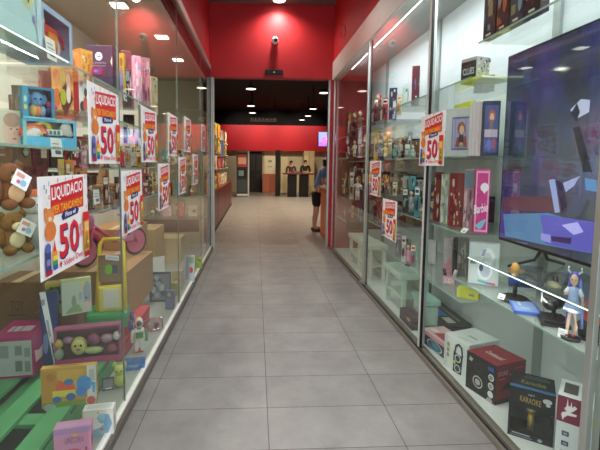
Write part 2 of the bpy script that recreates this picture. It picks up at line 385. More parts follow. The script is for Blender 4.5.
shelf('small glass shelf holding the upper brown plush animal at the left photo edge', 'L', 1.315, .45, 1.42, -.9, LB + .001)
for z, lab in [(.60, 'lower cross shelf at the far end of the left case'), (.93, 'middle cross shelf at the far end of the left case'), (1.45, 'top cross shelf at the far end of the left case')]:
    shelf(lab, 'L', z, 6.15, YE - .05, -.815, LB + .001, WED)
for z, a, b, lab in [
    (2.19, .45, 2.40, 'top glass shelf above the big screen in the right case'),
    (.885, .45, 2.40, 'glass shelf the big screen stands on in the right case'),
    (.705, .45, 2.58, 'low glass shelf with figures and headphones below the big screen'),
    (2.005, 2.47, 4.10, 'upper glass shelf left of the big screen'),
    (1.515, 2.47, 4.10, 'eye level glass shelf left of the big screen, under the framed doll box'),
    (1.018, 2.47, 4.10, 'glass shelf left of the big screen carrying tall red and pink boxes'),
    (.572, 2.47, 4.10, 'lowest glass shelf left of the big screen, under the lime green box'),
    (1.93, 4.14, 5.70, 'upper glass shelf of the middle right case'), (1.50, 4.14, 5.70, 'eye level glass shelf of the middle right case'),
    (1.15, 4.14, 5.70, 'third glass shelf of the middle right case'), (.80, 4.14, 5.70, 'lowest glass shelf of the middle right case'),
    (1.87, 5.78, YE - .05, 'top glass shelf at the far end of the right case'), (1.55, 5.78, YE - .05, 'second glass shelf at the far end of the right case'),
    (.95, 5.78, YE - .05, 'third glass shelf at the far end of the right case'), (.62, 5.78, YE - .05, 'lowest glass shelf at the far end of the right case')]:
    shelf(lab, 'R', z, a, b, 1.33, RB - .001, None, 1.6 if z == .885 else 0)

# ---- lamps in place
EMW = mat('#fff6e6', .5, 0, 0, 1, 7.0)
def downlight(label, p, r, e, group, square=None, col=(1, .93, .84), spot=True, ang=120, em=None):
    t = thing('ceiling_lamp', label, 'ceiling lamp', p, 0, group)
    if square:
        MB().box(-square[0], -square[1], -.012, square[0], square[1], -.001, ALUW, .002).build('lamp_frame', t)
        MB().box(-square[0] * .86, -square[1] * .86, -.016, square[0] * .86, square[1] * .86, -.0125, em or EMW).build('diffuser', t)
    else:
        MB().lathe([(r, -.001), (r * 1.05, -.012), (r * .85, -.02), (r * .84, -.001)], ALUW).build('lamp_ring', t)
        MB().lathe([(r * .84, -.019), (r * .5, -.024), (.005, -.025)], em or EMW).build('diffuser', t)
    if spot: light(t, 'SPOT', e, (0, 0, -.05), col, spot_size=math.radians(ang), spot_blend=.8, shadow_soft_size=.06)
    else: light(t, 'AREA', e, (0, 0, -.03), col, size=.2)
    return t
WARM = (1, .90, .78); NEU = (1, .96, .91)
gr = 'ceiling downlights of the corridor'
downlight('round ceiling downlight just in front of the red wall over the shop opening', (.353, 6.54, 4.049), .11, 62, gr, ang=150)
for y, w in ((4.2, 'over the middle of the corridor'), (2.2, 'over the near part of the corridor'), (.2, 'directly above the camera position')):
    downlight('round ceiling downlight ' + w, (.3, y, 4.049), .11, 72, gr, ang=120, col=NEU)
gr = 'recessed light panels in the left case'
for (px, py), w in (((162, 36), 'middle of the three square light panels seen in the ceiling of the left case'), ((178, 59), 'farthest square light panel in the ceiling of the left case'), ((119, 4), 'nearest bright light panel in the ceiling of the left case')):
    p = at(px, py, z=LCEIL); downlight(w, (p.x, p.y, LCEIL), 0, 30, gr, (.07, .07), col=NEU, ang=150)
for y in (.9, 1.9, 2.75):  # unseen panels added to light the near goods
    downlight('added unseen light panel above the %s cartons of the left case' % {.9: 'nearest baby toy', 1.9: 'orange', 2.75: 'pink'}[y], (-1.05, y, LCEIL), 0, 30 if y < 1 else 52, gr, (.07, .07), col=NEU, ang=150)
t = thing('tube_lamp', 'long thin fluorescent tube under the ceiling of the right case', 'tube lamp', (1.42, 4.3, 2.885))
MB().tube([(0, -3.6, 0), (0, 1.75, 0)], .011, mat('#ffffff', .5, 0, 0, 1, 9.0)).build('tube', t)
MB().box(-.016, -3.62, .012, .016, 1.77, .0445, ALUW).build('lamp_housing', t)
for y in (-3.0, -2.0, -1.0, 0, 1.0):
    light(t, 'AREA', 7, (0.03, y, -.03), (.90, .96, 1), shape='RECTANGLE', size=.03, size_y=.9)
t2 = thing('tube_lamp', 'second fluorescent tube along the back of the right case above the big screen', 'tube lamp', (1.82, 1.9, 2.9))
MB().tube([(0, -1.3, 0), (0, .95, 0)], .011, mat('#ffffff', .5, 0, 0, 1, 9.0)).build('tube', t2)
MB().box(-.016, -1.32, .012, .016, .97, .0295, ALUW).build('lamp_housing', t2)
light(t2, 'AREA', 2.2, (-.03, -.2, -.03), (.80, .90, 1), shape='RECTANGLE', size=.03, size_y=2)
w = bpy.data.worlds.new('world'); sc.world = w; w.use_nodes = True
w.node_tree.nodes['Background'].inputs[0].default_value = (.86, .92, 1, 1); w.node_tree.nodes['Background'].inputs[1].default_value = 1.7

# ---- fittings on the red walls
p = at(275, 41, y=YE)
t = thing('security_camera', 'white dome security camera with a black lens on the red wall', 'camera', (p.x, YE, p.z))
MB().lathe([(.055, 0), (.055, .014), (.03, .03)], WHT).build('mount', t).rotation_euler = (PI / 2, 0, 0)
MB().ell((0, -.06, .005), .05, WHT).build('housing', t)
MB().lathe([(.032, 0), (.030, .03), (.02, .036)], BLK, (0, 0, 0)).build('lens', t).matrix_local = Matrix.Translation((.01, -.088, -.008)) @ Matrix.Rotation(PI / 2 + .25, 4, 'X')
a = at(265, 70, y=YE); b = at(283, 75.5, y=YE)
t = thing('door_sensor', 'black flat sensor box on the red beam above the opening', 'sensor', ((a.x + b.x) / 2, YE, b.z))
w_, h_ = b.x - a.x, a.z - b.z
MB().box(-w_ / 2, -.05, 0, w_ / 2, 0, h_, BLK, .006).build('sensor_case', t)
Art((-w_ / 2, -.05, 0), (w_, 0, 0), (0, 0, h_), (0, -1, 0)).add([('p', [(.44, .4), (.56, .4), (.5, .7)], '#d9d9d9')]).build('printed_mark', t)
t = MB(); pts = [at(343 + 2.6 * math.cos(k * PI / 8), 31 + 6.5 * math.sin(k * PI / 8), x=1.277) for k in range(-6, 9)]
t.tube(pts, .004, BLK); tag(t.build('cable'), 'thin dark loop of cable hanging on the right red wall', 'cable')

# ================================================================== THE SHOP BEHIND THE OPENING
BW = mat('#c9bb98', .7, 0, .08, 1.5)
m = MB(); m.box(-4, YE + .16, 4.2, 5, 21.2, 4.3, mat('#060606', .9)); struct(m.build('ceiling'))
m = MB(); m.box(-4, 20.8, 0, 5, 21, 2.15, BW); struct(m.build('wall_back'))
m = MB(); m.box(-3.9, 20.55, 2.13, 4.9, 20.79, 3.42, mat('#d4202a', .55, 0, .05, 2)); struct(m.build('trim_5'))
m = MB(); m.box(-4, 20.79, 3.42, 5, 21, 4.2, mat('#030303', .9)); struct(m.build('wall_back_upper'))
m = MB(); m.box(-2.6, YE + .16, 0, -2.5, 20.8, 4.2, mat('#7a1218', .7)); struct(m.build('wall_shop_left'))
m = MB(); m.box(4.0, YE + .16, 0, 4.1, 20.8, 4.2, mat('#7a1218', .7)); struct(m.build('wall_shop_right'))
m = MB(); m.box(-2.5, YE + .005, 0, -1.83, YE + .15, 4.2, REDD); m.box(1.93, YE + .005, 0, 4.0, YE + .15, 4.2, REDD); struct(m.build('wall_shop_front'))
gr = 'pendant lamps of the shop behind'
k = 0
for px, py, y in [(251, 89, 10.4), (251, 106, 13.4), (252.5, 113, 15.4), (324, 93, 11.0), (313, 109, 14.2), (308, 116, 16.4), (302, 120, 18)]:
    p = at(px, py, y=y); names = ['nearest lamp of the left row', 'second lamp of the left row', 'third lamp of the left row', 'nearest lamp of the right row', 'second lamp of the right row', 'third lamp of the right row', 'farthest lamp of the right row']
    t = thing('pendant_lamp', 'round white pendant lamp under the black shop ceiling, ' + names[k], 'pendant lamp', p, 0, gr); k += 1
    MB().cyl((0, 0, .09), (0, 0, 4.199 - p.z), .015, DARK).build('rod', t)
    MB().lathe([(.04, .10), (.10, .07), (.135, .012), (.135, 0)], mat('#3a3a3a', .5)).build('lamp_shade', t)
    MB().lathe([(.128, -.001), (.08, -.010), (.005, -.012)], mat('#fff2dc', .5, 0, 0, 1, 2.2)).build('diffuser', t)
    light(t, 'SPOT', 175, (0, 0, -.08), (1, .82, .58), spot_size=math.radians(135), spot_blend=.6, shadow_soft_size=.12)
for x in (-.6, .9, 2.4):
    t = thing('wall_washer', 'small spotlight aimed at the red band of the shop back wall, ' + {-.6: 'left', .9: 'middle', 2.4: 'right'}[x] + ' one', 'spotlight', (x, 18.8, 4.19), 0, 'spotlights on the red band')
    MB().cyl((0, 0, 0), (0, 0, -.12), .03, DARK).build('lamp_body', t)
    l = light(t, 'SPOT', 95, (0, .03, -.16), WARM, spot_size=math.radians(85), spot_blend=.7, shadow_soft_size=.05)
    l.rotation_euler = (math.radians(55), 0, 0)
# vent
a = at(250, 121, y=17); b = at(277, 118, y=17)
t = thing('ceiling_fan_coil', 'white ventilation unit hanging under the black shop ceiling', 'ventilation unit', ((a.x + b.x) / 2, 17, a.z))
W = b.x - a.x
MB().box(-W / 2, -.2, 0, W / 2, .2, .12, mat('#8f9092', .6), .01).build('unit_body', t)
for i in range(7): MB().box(-W / 2 + .05 + i * W / 7.2, -.215, .02, -W / 2 + .1 + i * W / 7.2, -.2005, .1, WHT).build('louvre', t)
for s in (-1, 1): MB().cyl((s * W * .4, 0, .12), (s * W * .4, 0, 4.199 - a.z), .01, DARK).build('hanger', t)
# television in the shop
a = at(318, 131.5, y=12); b = at(331, 147, y=12)
t = thing('television', 'small bright blue and violet television hanging in the shop behind', 'television', (a.x + .42, 12, b.z))
MB().box(-.42, -.02, 0, .42, .03, a.z - b.z, BLK, .006).build('casing', t)
Art((-.40, -.02, .02), (.80, 0, 0), (0, 0, a.z - b.z - .04), (0, -1, 0)).add([('r', 0, 0, 1, 1, '#6f7fe0'), ('r', 0, 0, 1, .3, '#8b5bd0'), ('e', .25, .45, .16, .25, '#d05fd0'), ('e', .6, .6, .2, .2, '#9fc2ff'), ('r', .3, .5, .9, .6, '#e9e6ff')], 1.1).build('screen', t)
MB().cyl((0, .05, .2), (0, .05, 4.199 - b.z), .02, DARK).build('hanging_pole', t)
# left shelving run in the shop
p = at(224, 217, z=0)
GXS = p.x
for i, (y0, y1, w) in enumerate([(7.4, 9.2, 'nearest'), (9.25, 11.3, 'middle'), (11.35, 14.2, 'farthest')]):
    t = thing('shelving_unit', 'dark red based shelving unit on the left of the shop, %s of three' % w, 'shelving unit', (GXS - .22, (y0 + y1) / 2, 0), 0, 'red shelving units in the shop')
    hy = (y1 - y0) / 2; hh = .86
    MB().box(-.3, -hy, 0, .22, hy, hh, mat('#5f0c13', .35), .004).build('base_cabinet', t)
    MB().box(.2205, -hy, 0, .226, hy, .08, BLK).build('plinth', t)
    MB().box(-.34, -hy, .0, -.3005, hy, 2.35, mat('#8c1620', .5)).build('back_panel', t)
    for z in (1.3, 1.72, 2.1): MB().box(-.3, -hy, z, .1, hy, z + .02, mat('#d5d0c6', .5)).build('shelf_board', t)
pal = ['#e7b93a', '#c9c24a', '#e9e1cd', '#c8442f', '#3c6a48', '#5577b0', '#e58c34', '#e6d9b8', '#a33a66']
names = {'#e7b93a': 'golden yellow', '#c9c24a': 'olive yellow', '#e9e1cd': 'ivory', '#c8442f': 'brick red', '#3c6a48': 'dark green', '#5577b0': 'steel blue', '#e58c34': 'orange', '#e6d9b8': 'beige', '#a33a66': 'berry red'}
i = 0
ordn = ['first', 'second', 'third', 'fourth', 'fifth', 'sixth', 'seventh', 'eighth', 'ninth', 'tenth', 'eleventh', 'twelfth']
for z, ln in ((.861, 'on the red shop cabinet tops'), (1.321, 'on the lower shop boards'), (1.741, 'on the middle shop boards'), (2.121, 'on the upper shop boards')):
    for j, y in enumerate((7.8, 8.5, 9.7, 10.6, 11.9, 12.9)):
        c = pal[(i * 4 + j) % 9]; i += 1
        hgt = .26 + .10 * ((i * 7) % 5) / 5
        carton('toy_carton', '%s toy carton %s, %s from the opening' % (names[c], ln, ordn[j]), 'box', (GXS - .22, y, z), .62, .24, hgt, LR, c,
               {'F': busy(i, pal, 6, big=.25), 'L': [('r', .2, .2, .8, .8, pal[(i + 3) % 9])]}, 'toy cartons on the shop shelves')
# vending machine
a = at(236, 197, z=0); b = at(249, 151, y=a.y)
t = thing('vending_machine', 'grey photo kiosk machine with a red and white header panel in the shop', 'machine', ((a.x + b.x) / 2, a.y + .35, 0))
W = b.x - a.x; hh = b.z
MB().box(-W / 2, -.35, 0, W / 2, .35, hh, mat('#77797a', .5), .01).build('machine_body', t)
Art(*face('F', W, .7, hh)).add([('r', .06, .03, .94, .97, '#2b2d30'), ('r', .12, .66, .82, .92, '#c9472f'), ('r', .16, .72, .78, .86, '#e9b8a0'), ('r', .15, .42, .8, .62, '#15171a'), ('r', .2, .46, .6, .58, '#7f8f97'), ('r', .12, .1, .85, .38, '#424a4c'), ('r', .1, .03, .9, .07, '#d5d8d8')]).build('front_panel', t)
MB().box(W / 2 - .05, -.38, .02, W / 2 + .01, -.351, hh, mat('#c4c8c8', .4)).build('frame_post', t)
# back wall furniture
def back_box(name, label, cat, x0, x1, y0, y1, Y, d, col, art=None, parts=None):
    a = at(x0, y0, y=Y); b = at(x1, y1, y=Y); z0 = max(0, b.z)
    t = thing(name, label, cat, ((a.x + b.x) / 2, Y + d / 2, z0)); W = b.x - a.x; hh = a.z - z0
    MB().box(-W / 2, -d / 2, 0, W / 2, d / 2, hh, mat(col, .6), .008).build(parts or 'body', t)
    if art: Art(*face('F', W, d, hh)).add(art).build('front_print', t)
    return t
back_box('door', 'dark grey double door in the shop back wall', 'door', 249.5, 262, 152, 193, 20.7, .08, '#2b2725', [('r', .48, .02, .52, .98, '#141211'), ('r', .08, .55, .44, .92, '#3a3431'), ('r', .56, .55, .92, .92, '#3a3431')], 'door_leaf')
back_box('low_cabinet', 'terracotta coloured low cabinet against the shop back wall', 'cabinet', 262.5, 276, 174, 193, 20.2, .4, '#b5674c', [('r', .02, .05, .48, .95, '#c07358'), ('r', .52, .05, .98, .95, '#a9604a')], 'cabinet_body')
back_box('poster', 'tall cream poster on the shop back wall above the terracotta cabinet', 'poster', 264.5, 275.5, 150, 174.5, 20.775, .02, '#efe3bd', [('r', .35, .5, .65, .58, '#8e8a6a'), ('r', .3, .3, .7, .34, '#b8b08a')], 'poster_board')
back_box('pillar', 'narrow black pillar left of the shop counter', 'pillar', 275.8, 280, 150, 196, 18.2, .25, '#171413', None, 'pillar_body')
back_box('pale_cabinet', 'pale tall cabinet right of the black pillar', 'cabinet', 281, 287, 157, 193, 19.8, .4, '#e3d6ac', [('r', .1, .1, .9, .5, '#d8caa0'), ('r', .1, .55, .9, .95, '#d8caa0')], 'cabinet_body')
back_box('tall_cupboard', 'beige tall cupboard behind the shop counter', 'cupboard', 304, 314, 151, 194, 20, .5, '#bfae82', [('r', .48, .02, .52, .98, '#8f815e'), ('r', .1, .6, .42, .9, '#d2c294')], 'cupboard_body')
# counter
a = at(283, 197, z=0); b = at(314, 197, z=0)
t = thing('shop_counter', 'dark counter with two black pedestals in the shop behind', 'counter', ((a.x + b.x) / 2, a.y + .3, 0)); W = b.x - a.x
MB().box(-W / 2, -.3, 1.0, W / 2, .3, 1.06, mat('#5b2a28', .3), .008).build('countertop', t)
for s in (-.2, .18): MB().box(s * W - .19, -.24, 0, s * W + .19, .24, .9995, BLK, .006).build('pedestal', t)
for i, (x, c) in enumerate(((-.3, '#8a3a3a'), (-.05, '#7a6a52'), (.3, '#b59a80'))):
    carton('counter_box', ['small dull red box on the left of the shop counter', 'small brown box on the middle of the shop counter', 'small tan box on the right of the shop counter'][i], 'box', (t.location.x + x, t.location.y - .12, 1.061), .22, .15, .1, 0, c, {'F': busy(i, ['#e0d0b0', '#402020'], 4)}, 'small boxes on the shop counter')
t = thing('service_counter', 'orange fronted service counter beside the right edge of the opening', 'counter', (1.62, 7.75, 0))
MB().box(-.28, -.42, 0, .45, .42, .98, mat('#b8552e', .5), .005).build('counter_body', t)
MB().box(-.3, -.44, .9805, .47, .44, 1.02, mat('#e0c9a8', .4), .005).build('countertop', t)
Art((-.28, .42, 0), (0, -.84, 0), (0, 0, .98), (-1, 0, 0)).add([('r', .06, .08, .94, .92, '#cf6a3c')]).build('front_panel', t)
# ================================================================== SALE POSTERS
def poster_art():
    R, NV, OR, PK = '#cf1f2c', '#1f2a6b', '#f39a1f', '#e98a9a'
    it = [('p', [(.20, .60), (.885, .63), (.895, .975), (.205, .91)], R), ('t', 'LIQUIDACIO', .225, .735, .875, .885, '#fbfbfb', .055),
          ('p', [(.20, .60), (.885, .63), (.888, .765), (.202, .715)], '#d63a1c'), ('t', 'PER TANCAMENT', .235, .618, .87, .70, '#f9b233', .04),
          ('p', [(.42, .53), (.74, .565), (.77, .61), (.72, .645), (.44, .625), (.39, .575)], NV), ('t', 'Fins el', .47, .56, .69, .61, '#f2f2ff', .02),
          ('t', '50', .345, .115, .765, .475, NV, .02), ('t', '50', .33, .135, .75, .495, '#d81f35', .02), ('t', '%', .765, .28, .845, .44, PK, .01),
          ('t', 'Video Dos', .40, .04, .82, .105, '#e0607a', .02), ('p', [(.32, .09), (.345, .12), (.37, .09), (.345, .04)], '#d81f35'),
          ('e', .16, .61, .085, .075, '#e8904a'), ('e', .10, .67, .03, .03, '#d97f3a'), ('e', .22, .67, .03, .03, '#d97f3a'), ('e', .17, .46, .10, .10, '#dc7c38'), ('e', .16, .58, .035, .025, '#f3cfa6'),
          ('r', .06, .07, .16, .27, '#40407a'), ('e', .11, .30, .05, .05, '#5a6ab0'), ('r', .08, .13, .14, .19, '#8c88c0'), ('r', .06, .03, .17, .08, '#b0203a'),
          ('p', [(.20, .25), (.225, .37), (.25, .25)], '#d8232c'), ('r', .19, .20, .27, .25, '#ee8f1c'), ('r', .19, .155, .27, .20, '#f2d53a'), ('r', .19, .11, .27, .155, '#3aa04a'), ('r', .19, .06, .27, .11, '#2f56b0'),
          ('r', .845, .04, .98, .53, '#e58f2a'), ('r', .835, .455, .985, .56, '#d5252c'), ('r', .865, .33, .96, .44, '#f0c070'), ('p', [(.86, .12), (.97, .12), (.915, .33)], '#5f8a35'), ('r', .85, .03, .975, .09, '#a8202a'), ('e', .895, .17, .02, .02, '#d8232c'), ('e', .935, .2, .02, .02, '#f2d53a')]
    for a, b, c in [(.06, .90, '#2b3f9a'), (.09, .86, '#2b3f9a'), (.14, .93, '#6aa2d8'), (.13, .80, '#d8232c'), (.30, .955, '#d8232c'), (.45, .965, '#9fb8e0'), (.60, .975, '#d8232c'), (.94, .90, '#5a7ac0'), (.94, .82, '#d8232c'), (.93, .75, '#2b3f9a'), (.95, .68, '#6aa2d8'), (.10, .74, '#d8d8e8'), (.88, .97, '#2b3f9a'), (.89, .62, '#c44a7a')]:
        it.append(('p', [(a - .008, b - .02), (a + .006, b - .024), (a + .012, b + .02), (a - .002, b + .024)], c))
    return it
PW, PHT = .405, .372
def make_poster():
    t = thing('sale_poster', 'x', 'sale poster', (0, 0, 0), 0, 'closing down sale posters taped to the glass')
    MB().box(-PW / 2, -.0009, 0, PW / 2, .0009, PHT, mat('#f4f2f0', .45, 0, .02)).build('paper', t)
    Art((-PW / 2, -.0009, 0), (PW, 0, 0), (0, 0, PHT), (0, -1, 0)).add(poster_art()).build('printed_artwork', t); return t
proto = make_poster(); first = True
for side, px, py, lab in [
    ('L', 37, 177, '50% sale poster on the left glass right beside the plush bears'),
    ('L', 87, 80, '50% sale poster on the left glass, highest of the sale posters'),
    ('L', 121, 171, '50% sale poster on the left glass touching the pink bicycle saddle'),
    ('L', 141, 105, '50% sale poster on the left glass right below the cream carton'),
    ('L', 158, 163.5, '50% sale poster on the left glass, third of the lower row'),
    ('L', 168, 112, '50% sale poster on the left glass, third of the upper row'),
    ('L', 178.5, 157, '50% sale poster on the left glass, fourth of the lower row'),
    ('L', 184.5, 116, '50% sale poster on the left glass, fourth of the upper row'),
    ('L', 193, 154, 'last sale poster of the lower row on the left glass, close to the shop opening'),
    ('L', 201.5, 124, 'last sale poster of the upper row on the left glass, close to the shop opening'),
    ('R', 421, 117, '50% sale poster on the right glass left of the framed doll box'),
    ('R', 370, 161, '50% sale poster on the right glass, upper of the two near the far stile'),
    ('R', 383, 198, '50% sale poster on the right glass, lowest of the right posters')]:
    o = proto if first else copy_tree(proto); first = False; o['label'] = lab
    if side == 'L':
        p = at(px, py, x=GX + .0055); o.location = (GX + .0055, p.y + PW / 2, p.z - PHT); o.rotation_euler = (0, 0, LR)
    else:
        X = 1.2635 if px == 421 else 1.2705
        p = at(px, py, x=X); o.location = (X, p.y - PW / 2, p.z - PHT); o.rotation_euler = (0, 0, RR)

# ================================================================== LEFT CASE, SHELF GOODS
Z1, Z2, Z3 = LSH['n1'] + .0005, LSH['n2'] + .0005, LSH['n3'] + .0005
F1, F2, F3, F4 = [LSH[k] + .0005 for k in ('f1', 'f2', 'f3', 'f4')]
g = pxbox('L', -18, 39, -30, Z1, .83, .22); g['h'] = .42
carton('toy_carton', 'pale aqua baby toy carton with a yellow patch at the top left photo corner', 'box', col='#b7dcdc', art={'F': [('e', .72, .62, .20, .34, '#cfd7a0'), ('e', .8, .8, .16, .2, '#d9dca8'), ('e', .12, .45, .16, .22, '#8f9298'), ('e', .12, .45, .12, .17, '#c8c9cc'), ('t', 'DJ', .80, .55, .88, .65, '#b58a92'), ('e', .74, .36, .02, .03, '#5a5560'), ('e', .84, .22, .03, .04, '#7f90c8'), ('p', [(.86, .2), (.93, .26), (.97, .04), (.93, .05)], '#aab8c4'), ('r', .9, .0, 1, .9, '#c5dfe4')]}, **g)
t = pbox('toy_carton', 'light blue window carton showing an orange and red play set on the top left shelf', 'box', 'L', 40, 71.5, 12, Z1, .83, .2, '#9dbdda', None, window=(.1, .06, .9, .88), inner='#5a3c30')
w, d, h = pxbox('L', 40, 71.5, 12, Z1, .83, .2)['w'], .2, pxbox('L', 40, 71.5, 12, Z1, .83, .2)['h']
m = MB(); m.box(-w * .40, -.085, .02, w * .12, .02, h * .66, mat('#e4512a', .4), .01); m.box(-w * .22, -.094, .04, w * .06, -.0855, h * .5, mat('#f0a02c', .4), .006); m.ell((-w * .3, -.06, h * .68), (.02, .03, .02), mat('#f3d7c2', .4)); m.ell((-w * .12, -.03, h * .64), (.02, .03, .02), mat('#f3d7c2', .4)); m.ell((w * .12, -.02, h * .6), .03, mat('#c99a55', .5)); m.build('toy_house', t)
m = MB(); m.ell((w * .24, -.05, .06), (.045, .02, .055), mat('#e9e4e2', .4)); m.tube([(w * .24 + .045 * math.cos(k * PI / 8), -.072, .06 + .05 * math.sin(k * PI / 8)) for k in range(0, 9)], .006, mat('#c8323c', .4)); m.build('toy_clock', t)
p = at(51, 56, x=-.818); price_card('white price card in front of the light blue window carton on the top left shelf', (p.x + .005, p.y, LSH['n1'] - .03), .075, .085, LR, -.1)
# middle near shelf
angled('toy_carton', 'beige carton with a baby face print at the left photo edge', 'box', -14, 108, 24, Z2, -1.12, .75, .07, '#cfc7b2', {'F': [('r', .55, .05, 1, .95, '#c3d0b4'), ('e', .66, .45, .26, .46, '#d9b3a0'), ('e', .66, .74, .24, .2, '#b58f78'), ('e', .62, .5, .03, .02, '#5a4038'), ('e', .78, .5, .03, .02, '#5a4038'), ('e', .7, .24, .06, .025, '#b0665c'), ('e', .7, .38, .025, .05, '#c99a86'), ('e', .95, .4, .05, .3, '#b9c0d4')]})
t = angled('toy_tray', 'turquoise open front toy box with a rainbow teether and a giraffe key toy', 'box', 22.5, 118, 76, Z2, -1.0, .72, .08, '#58b4d6', {'F': [('r', .0, .0, 1, .38, '#5bb6dc'), ('r', .0, .0, .06, .9, '#7fc3c8'), ('r', .5, .30, .64, .38, '#9cc64a')]}, window=(.06, .40, .94, .93), inner='#8fae86')
w, h = t['wh']; tray_h = h
for k, (c, r) in enumerate((('#e04a3c', .055), ('#f08c3a', .045), ('#f2c53a', .035), ('#7fb84a', .025))):
    MB().tube([(-w * .30 + r * math.cos(a * PI / 10), -.03 + .001 * k, h * .42 + .5 * r * 2 * math.sin(a * PI / 10) * .9) for a in range(0, 11)], .006, mat(c, .4)).build('rainbow_arch', t)
m = MB(); m.ell((-w * .34, -.026, h * .5), (.045, .010, .022), WHT); m.ell((-w * .28, -.027, h * .56), (.028, .010, .022), WHT); m.build('cloud', t)
MB().tube([(-w * .12 + .03 * math.cos(a * PI / 8), -.02, h * .55 + .045 * math.sin(a * PI / 8)) for a in range(0, 9)], .012, mat('#d8c23a', .4)).build('yellow_teether', t)
m = MB(); m.box(-w * .14, -.034, h * .46, w * .24, -.022, h * .68, mat('#dfe6e2', .4), .004); m.ell((w * .31, -.026, h * .72), (.026, .011, .032), mat('#d6d2cc', .4)); m.ell((w * .36, -.026, h * .56), (.022, .011, .018), mat('#cfcac4', .4)); m.build('giraffe_key_toy', t)
m = MB()
for k in range(3): m.box(-w * .02 + k * w * .075, -.0365, h * .5, w * .03 + k * w * .075, -.0342, h * .63, mat('#1f7f8f', .4))
m.build('key_holes', t)
MB().ell((-w * .1, -.028, h * .46), (.014, .008, .014), mat('#30343c', .4)).build('black_bead', t)
p = at(56, 157, x=-.818); price_card('white price card under the turquoise toy box', (p.x + .006, p.y, p.z), .09, .075, LR, -.05)
t = angled('plush_carton', 'dark teal window carton with a blue plush elephant inside', 'box', 22, 85, 54, Z2 + tray_h + .0005, -.995, .72, .08, '#2f7f9c', {'F': [('r', 0, 0, .16, 1, '#3a93b5'), ('e', .08, .6, .05, .1, '#9fd0c8'), ('e', .08, .35, .05, .08, '#d9c04a'), ('r', .0, 0, 1, .06, '#7fc0d8')]}, window=(.18, .06, .9, .92), inner='#27384f')
w, h = t['wh']; BLU = mat('#6aa6dc', .9)
q = w * .22
m = MB(); m.ell((0, -.004, h * .64), (q, .026, h * .24), BLU); m.ell((-q * 1.15, .004, h * .66), (q * .45, .008, h * .16), BLU); m.ell((q * 1.15, .004, h * .66), (q * .45, .008, h * .16), BLU); m.tube([(0, -.026, h * .6), (0, -.032, h * .5), (.008, -.032, h * .46)], .006, BLU); m.build('elephant_head', t)
m = MB(); m.ell((0, -.002, h * .27), (q, .026, h * .2), mat('#e8873c', .9)); m.ell((-q * .6, -.006, h * .27), (q * .55, .026, h * .19), mat('#f0c050', .9)); m.ell((q * .75, -.006, h * .27), (q * .45, .026, h * .18), mat('#8fc2e8', .9)); m.build('elephant_body', t)
m = MB(); m.ell((-q * .4, -.030, h * .64), .005, BLK); m.ell((q * .4, -.030, h * .64), .005, BLK); m.build('eyes', t)
m = MB(); m.ell((q * 1.7, -.004, h * .3), (q * .5, .02, h * .17), mat('#2a3a74', .8)); m.ell((q * 1.7, -.008, h * .52), (q * .4, .016, h * .1), mat('#c04a7a', .8)); m.build('blue_companion', t)
MB().ell((w * .5 + .008, -.02, h * .45), (.012, .010, .012), mat('#e05a7a', .5)).build('pink_knob', t)
facing('toy_carton', 'small brown patterned carton left of the plush elephant box', 'box', 11, 20.5, 85, Z2, 1.885, .03, '#6f5a4c', {'F': busy(5, ['#8f7a6a', '#c9b8a8', '#5a4038', '#a08070'], 12)})
# tan/orange doll cartons on the second far shelf
angled('doll_carton', 'brown and orange figure carton with a diamond shaped window below the top left shelf', 'box', 51, 66, 73, F2, -1.14, .7, .07, '#c98a4e', {'F': [('r', .0, .0, 1, 1, '#d9a066'), *busy(8, ['#e8c08a', '#c9713a', '#b58a5a', '#e0a050'], 14), ('p', [(.3, .45), (.65, .75), (.95, .4), (.55, .0)], '#5a3026'), ('e', .5, .42, .14, .16, '#a3ac3a'), ('e', .74, .48, .1, .18, '#e0d3cc')], 'L': busy(9, ['#7a3a30', '#a05040', '#5a2a28', '#d0a090'], 14, big=.25)}, tilt=None)
angled('doll_carton', 'dark red carton with brown print left of the diamond window carton', 'box', 38, 70, 50.5, F2, -1.20, .3, .07, '#7a3c36', {'F': busy(10, ['#c06a4a', '#e0b08a', '#5a2a28', '#b05040'], 14)})
angled('doll_carton', 'white carton with a red side and cartoon print beside the highest poster', 'box', 78.5, 77, 94, F2, -.95, .85, .06, '#f0ecec', {'F': [('e', .2, .25, .16, .14, '#1c1a1c'), ('e', .4, .3, .16, .22, '#d84a4a'), ('e', .42, .62, .1, .12, '#2a2226'), ('e', .15, .85, .1, .08, '#d89aa4'), ('e', .8, .7, .1, .14, '#c05a6a')], 'L': [('r', 0, 0, 1, 1, '#b3202e')]})
# top far shelf
angled('toy_carton', 'orange carton with a yellow figure print right of the light blue window carton', 'box', 80, 48, 92.5, F1, -.93, .95, .09, '#e0812c', {'F': [('r', .02, .02, .98, .98, '#eeb456'), *busy(12, ['#f6dca0', '#e0923a', '#fbeecb', '#d9783a'], 22, big=.14)]})
m_ = facing('figure_carton', 'tall dark purple carton with a white round emblem on the upper left shelf', 'box', 86, 112, 45, F1, 2.42, .12, '#46314f', {'F': [('e', .48, .74, .14, .1, '#f2eef2'), ('r', .42, .72, .55, .755, '#8d7f96'), ('t', 'DRAGON', .26, .57, .74, .61, '#a896b0'), ('t', 'SHADOW', .26, .50, .74, .54, '#a896b0'), ('r', .32, .44, .68, .46, '#8a7894'), ('p', [(.93, .62), (1, .76), (1, .5)], '#f4e9c8')]})
facing('figure_card', 'small magenta carded figure in front of the dark purple carton', 'box', 91.5, 102, 67.5, F1, 2.05, .03, '#c03a74', {'F': [('e', .5, .5, .34, .32, '#7a6ac8'), ('e', .4, .5, .15, .16, '#d08ad0'), ('r', .05, .9, .95, 1, '#d8304a'), ('r', .3, 0, .8, .14, '#d8502a')]})
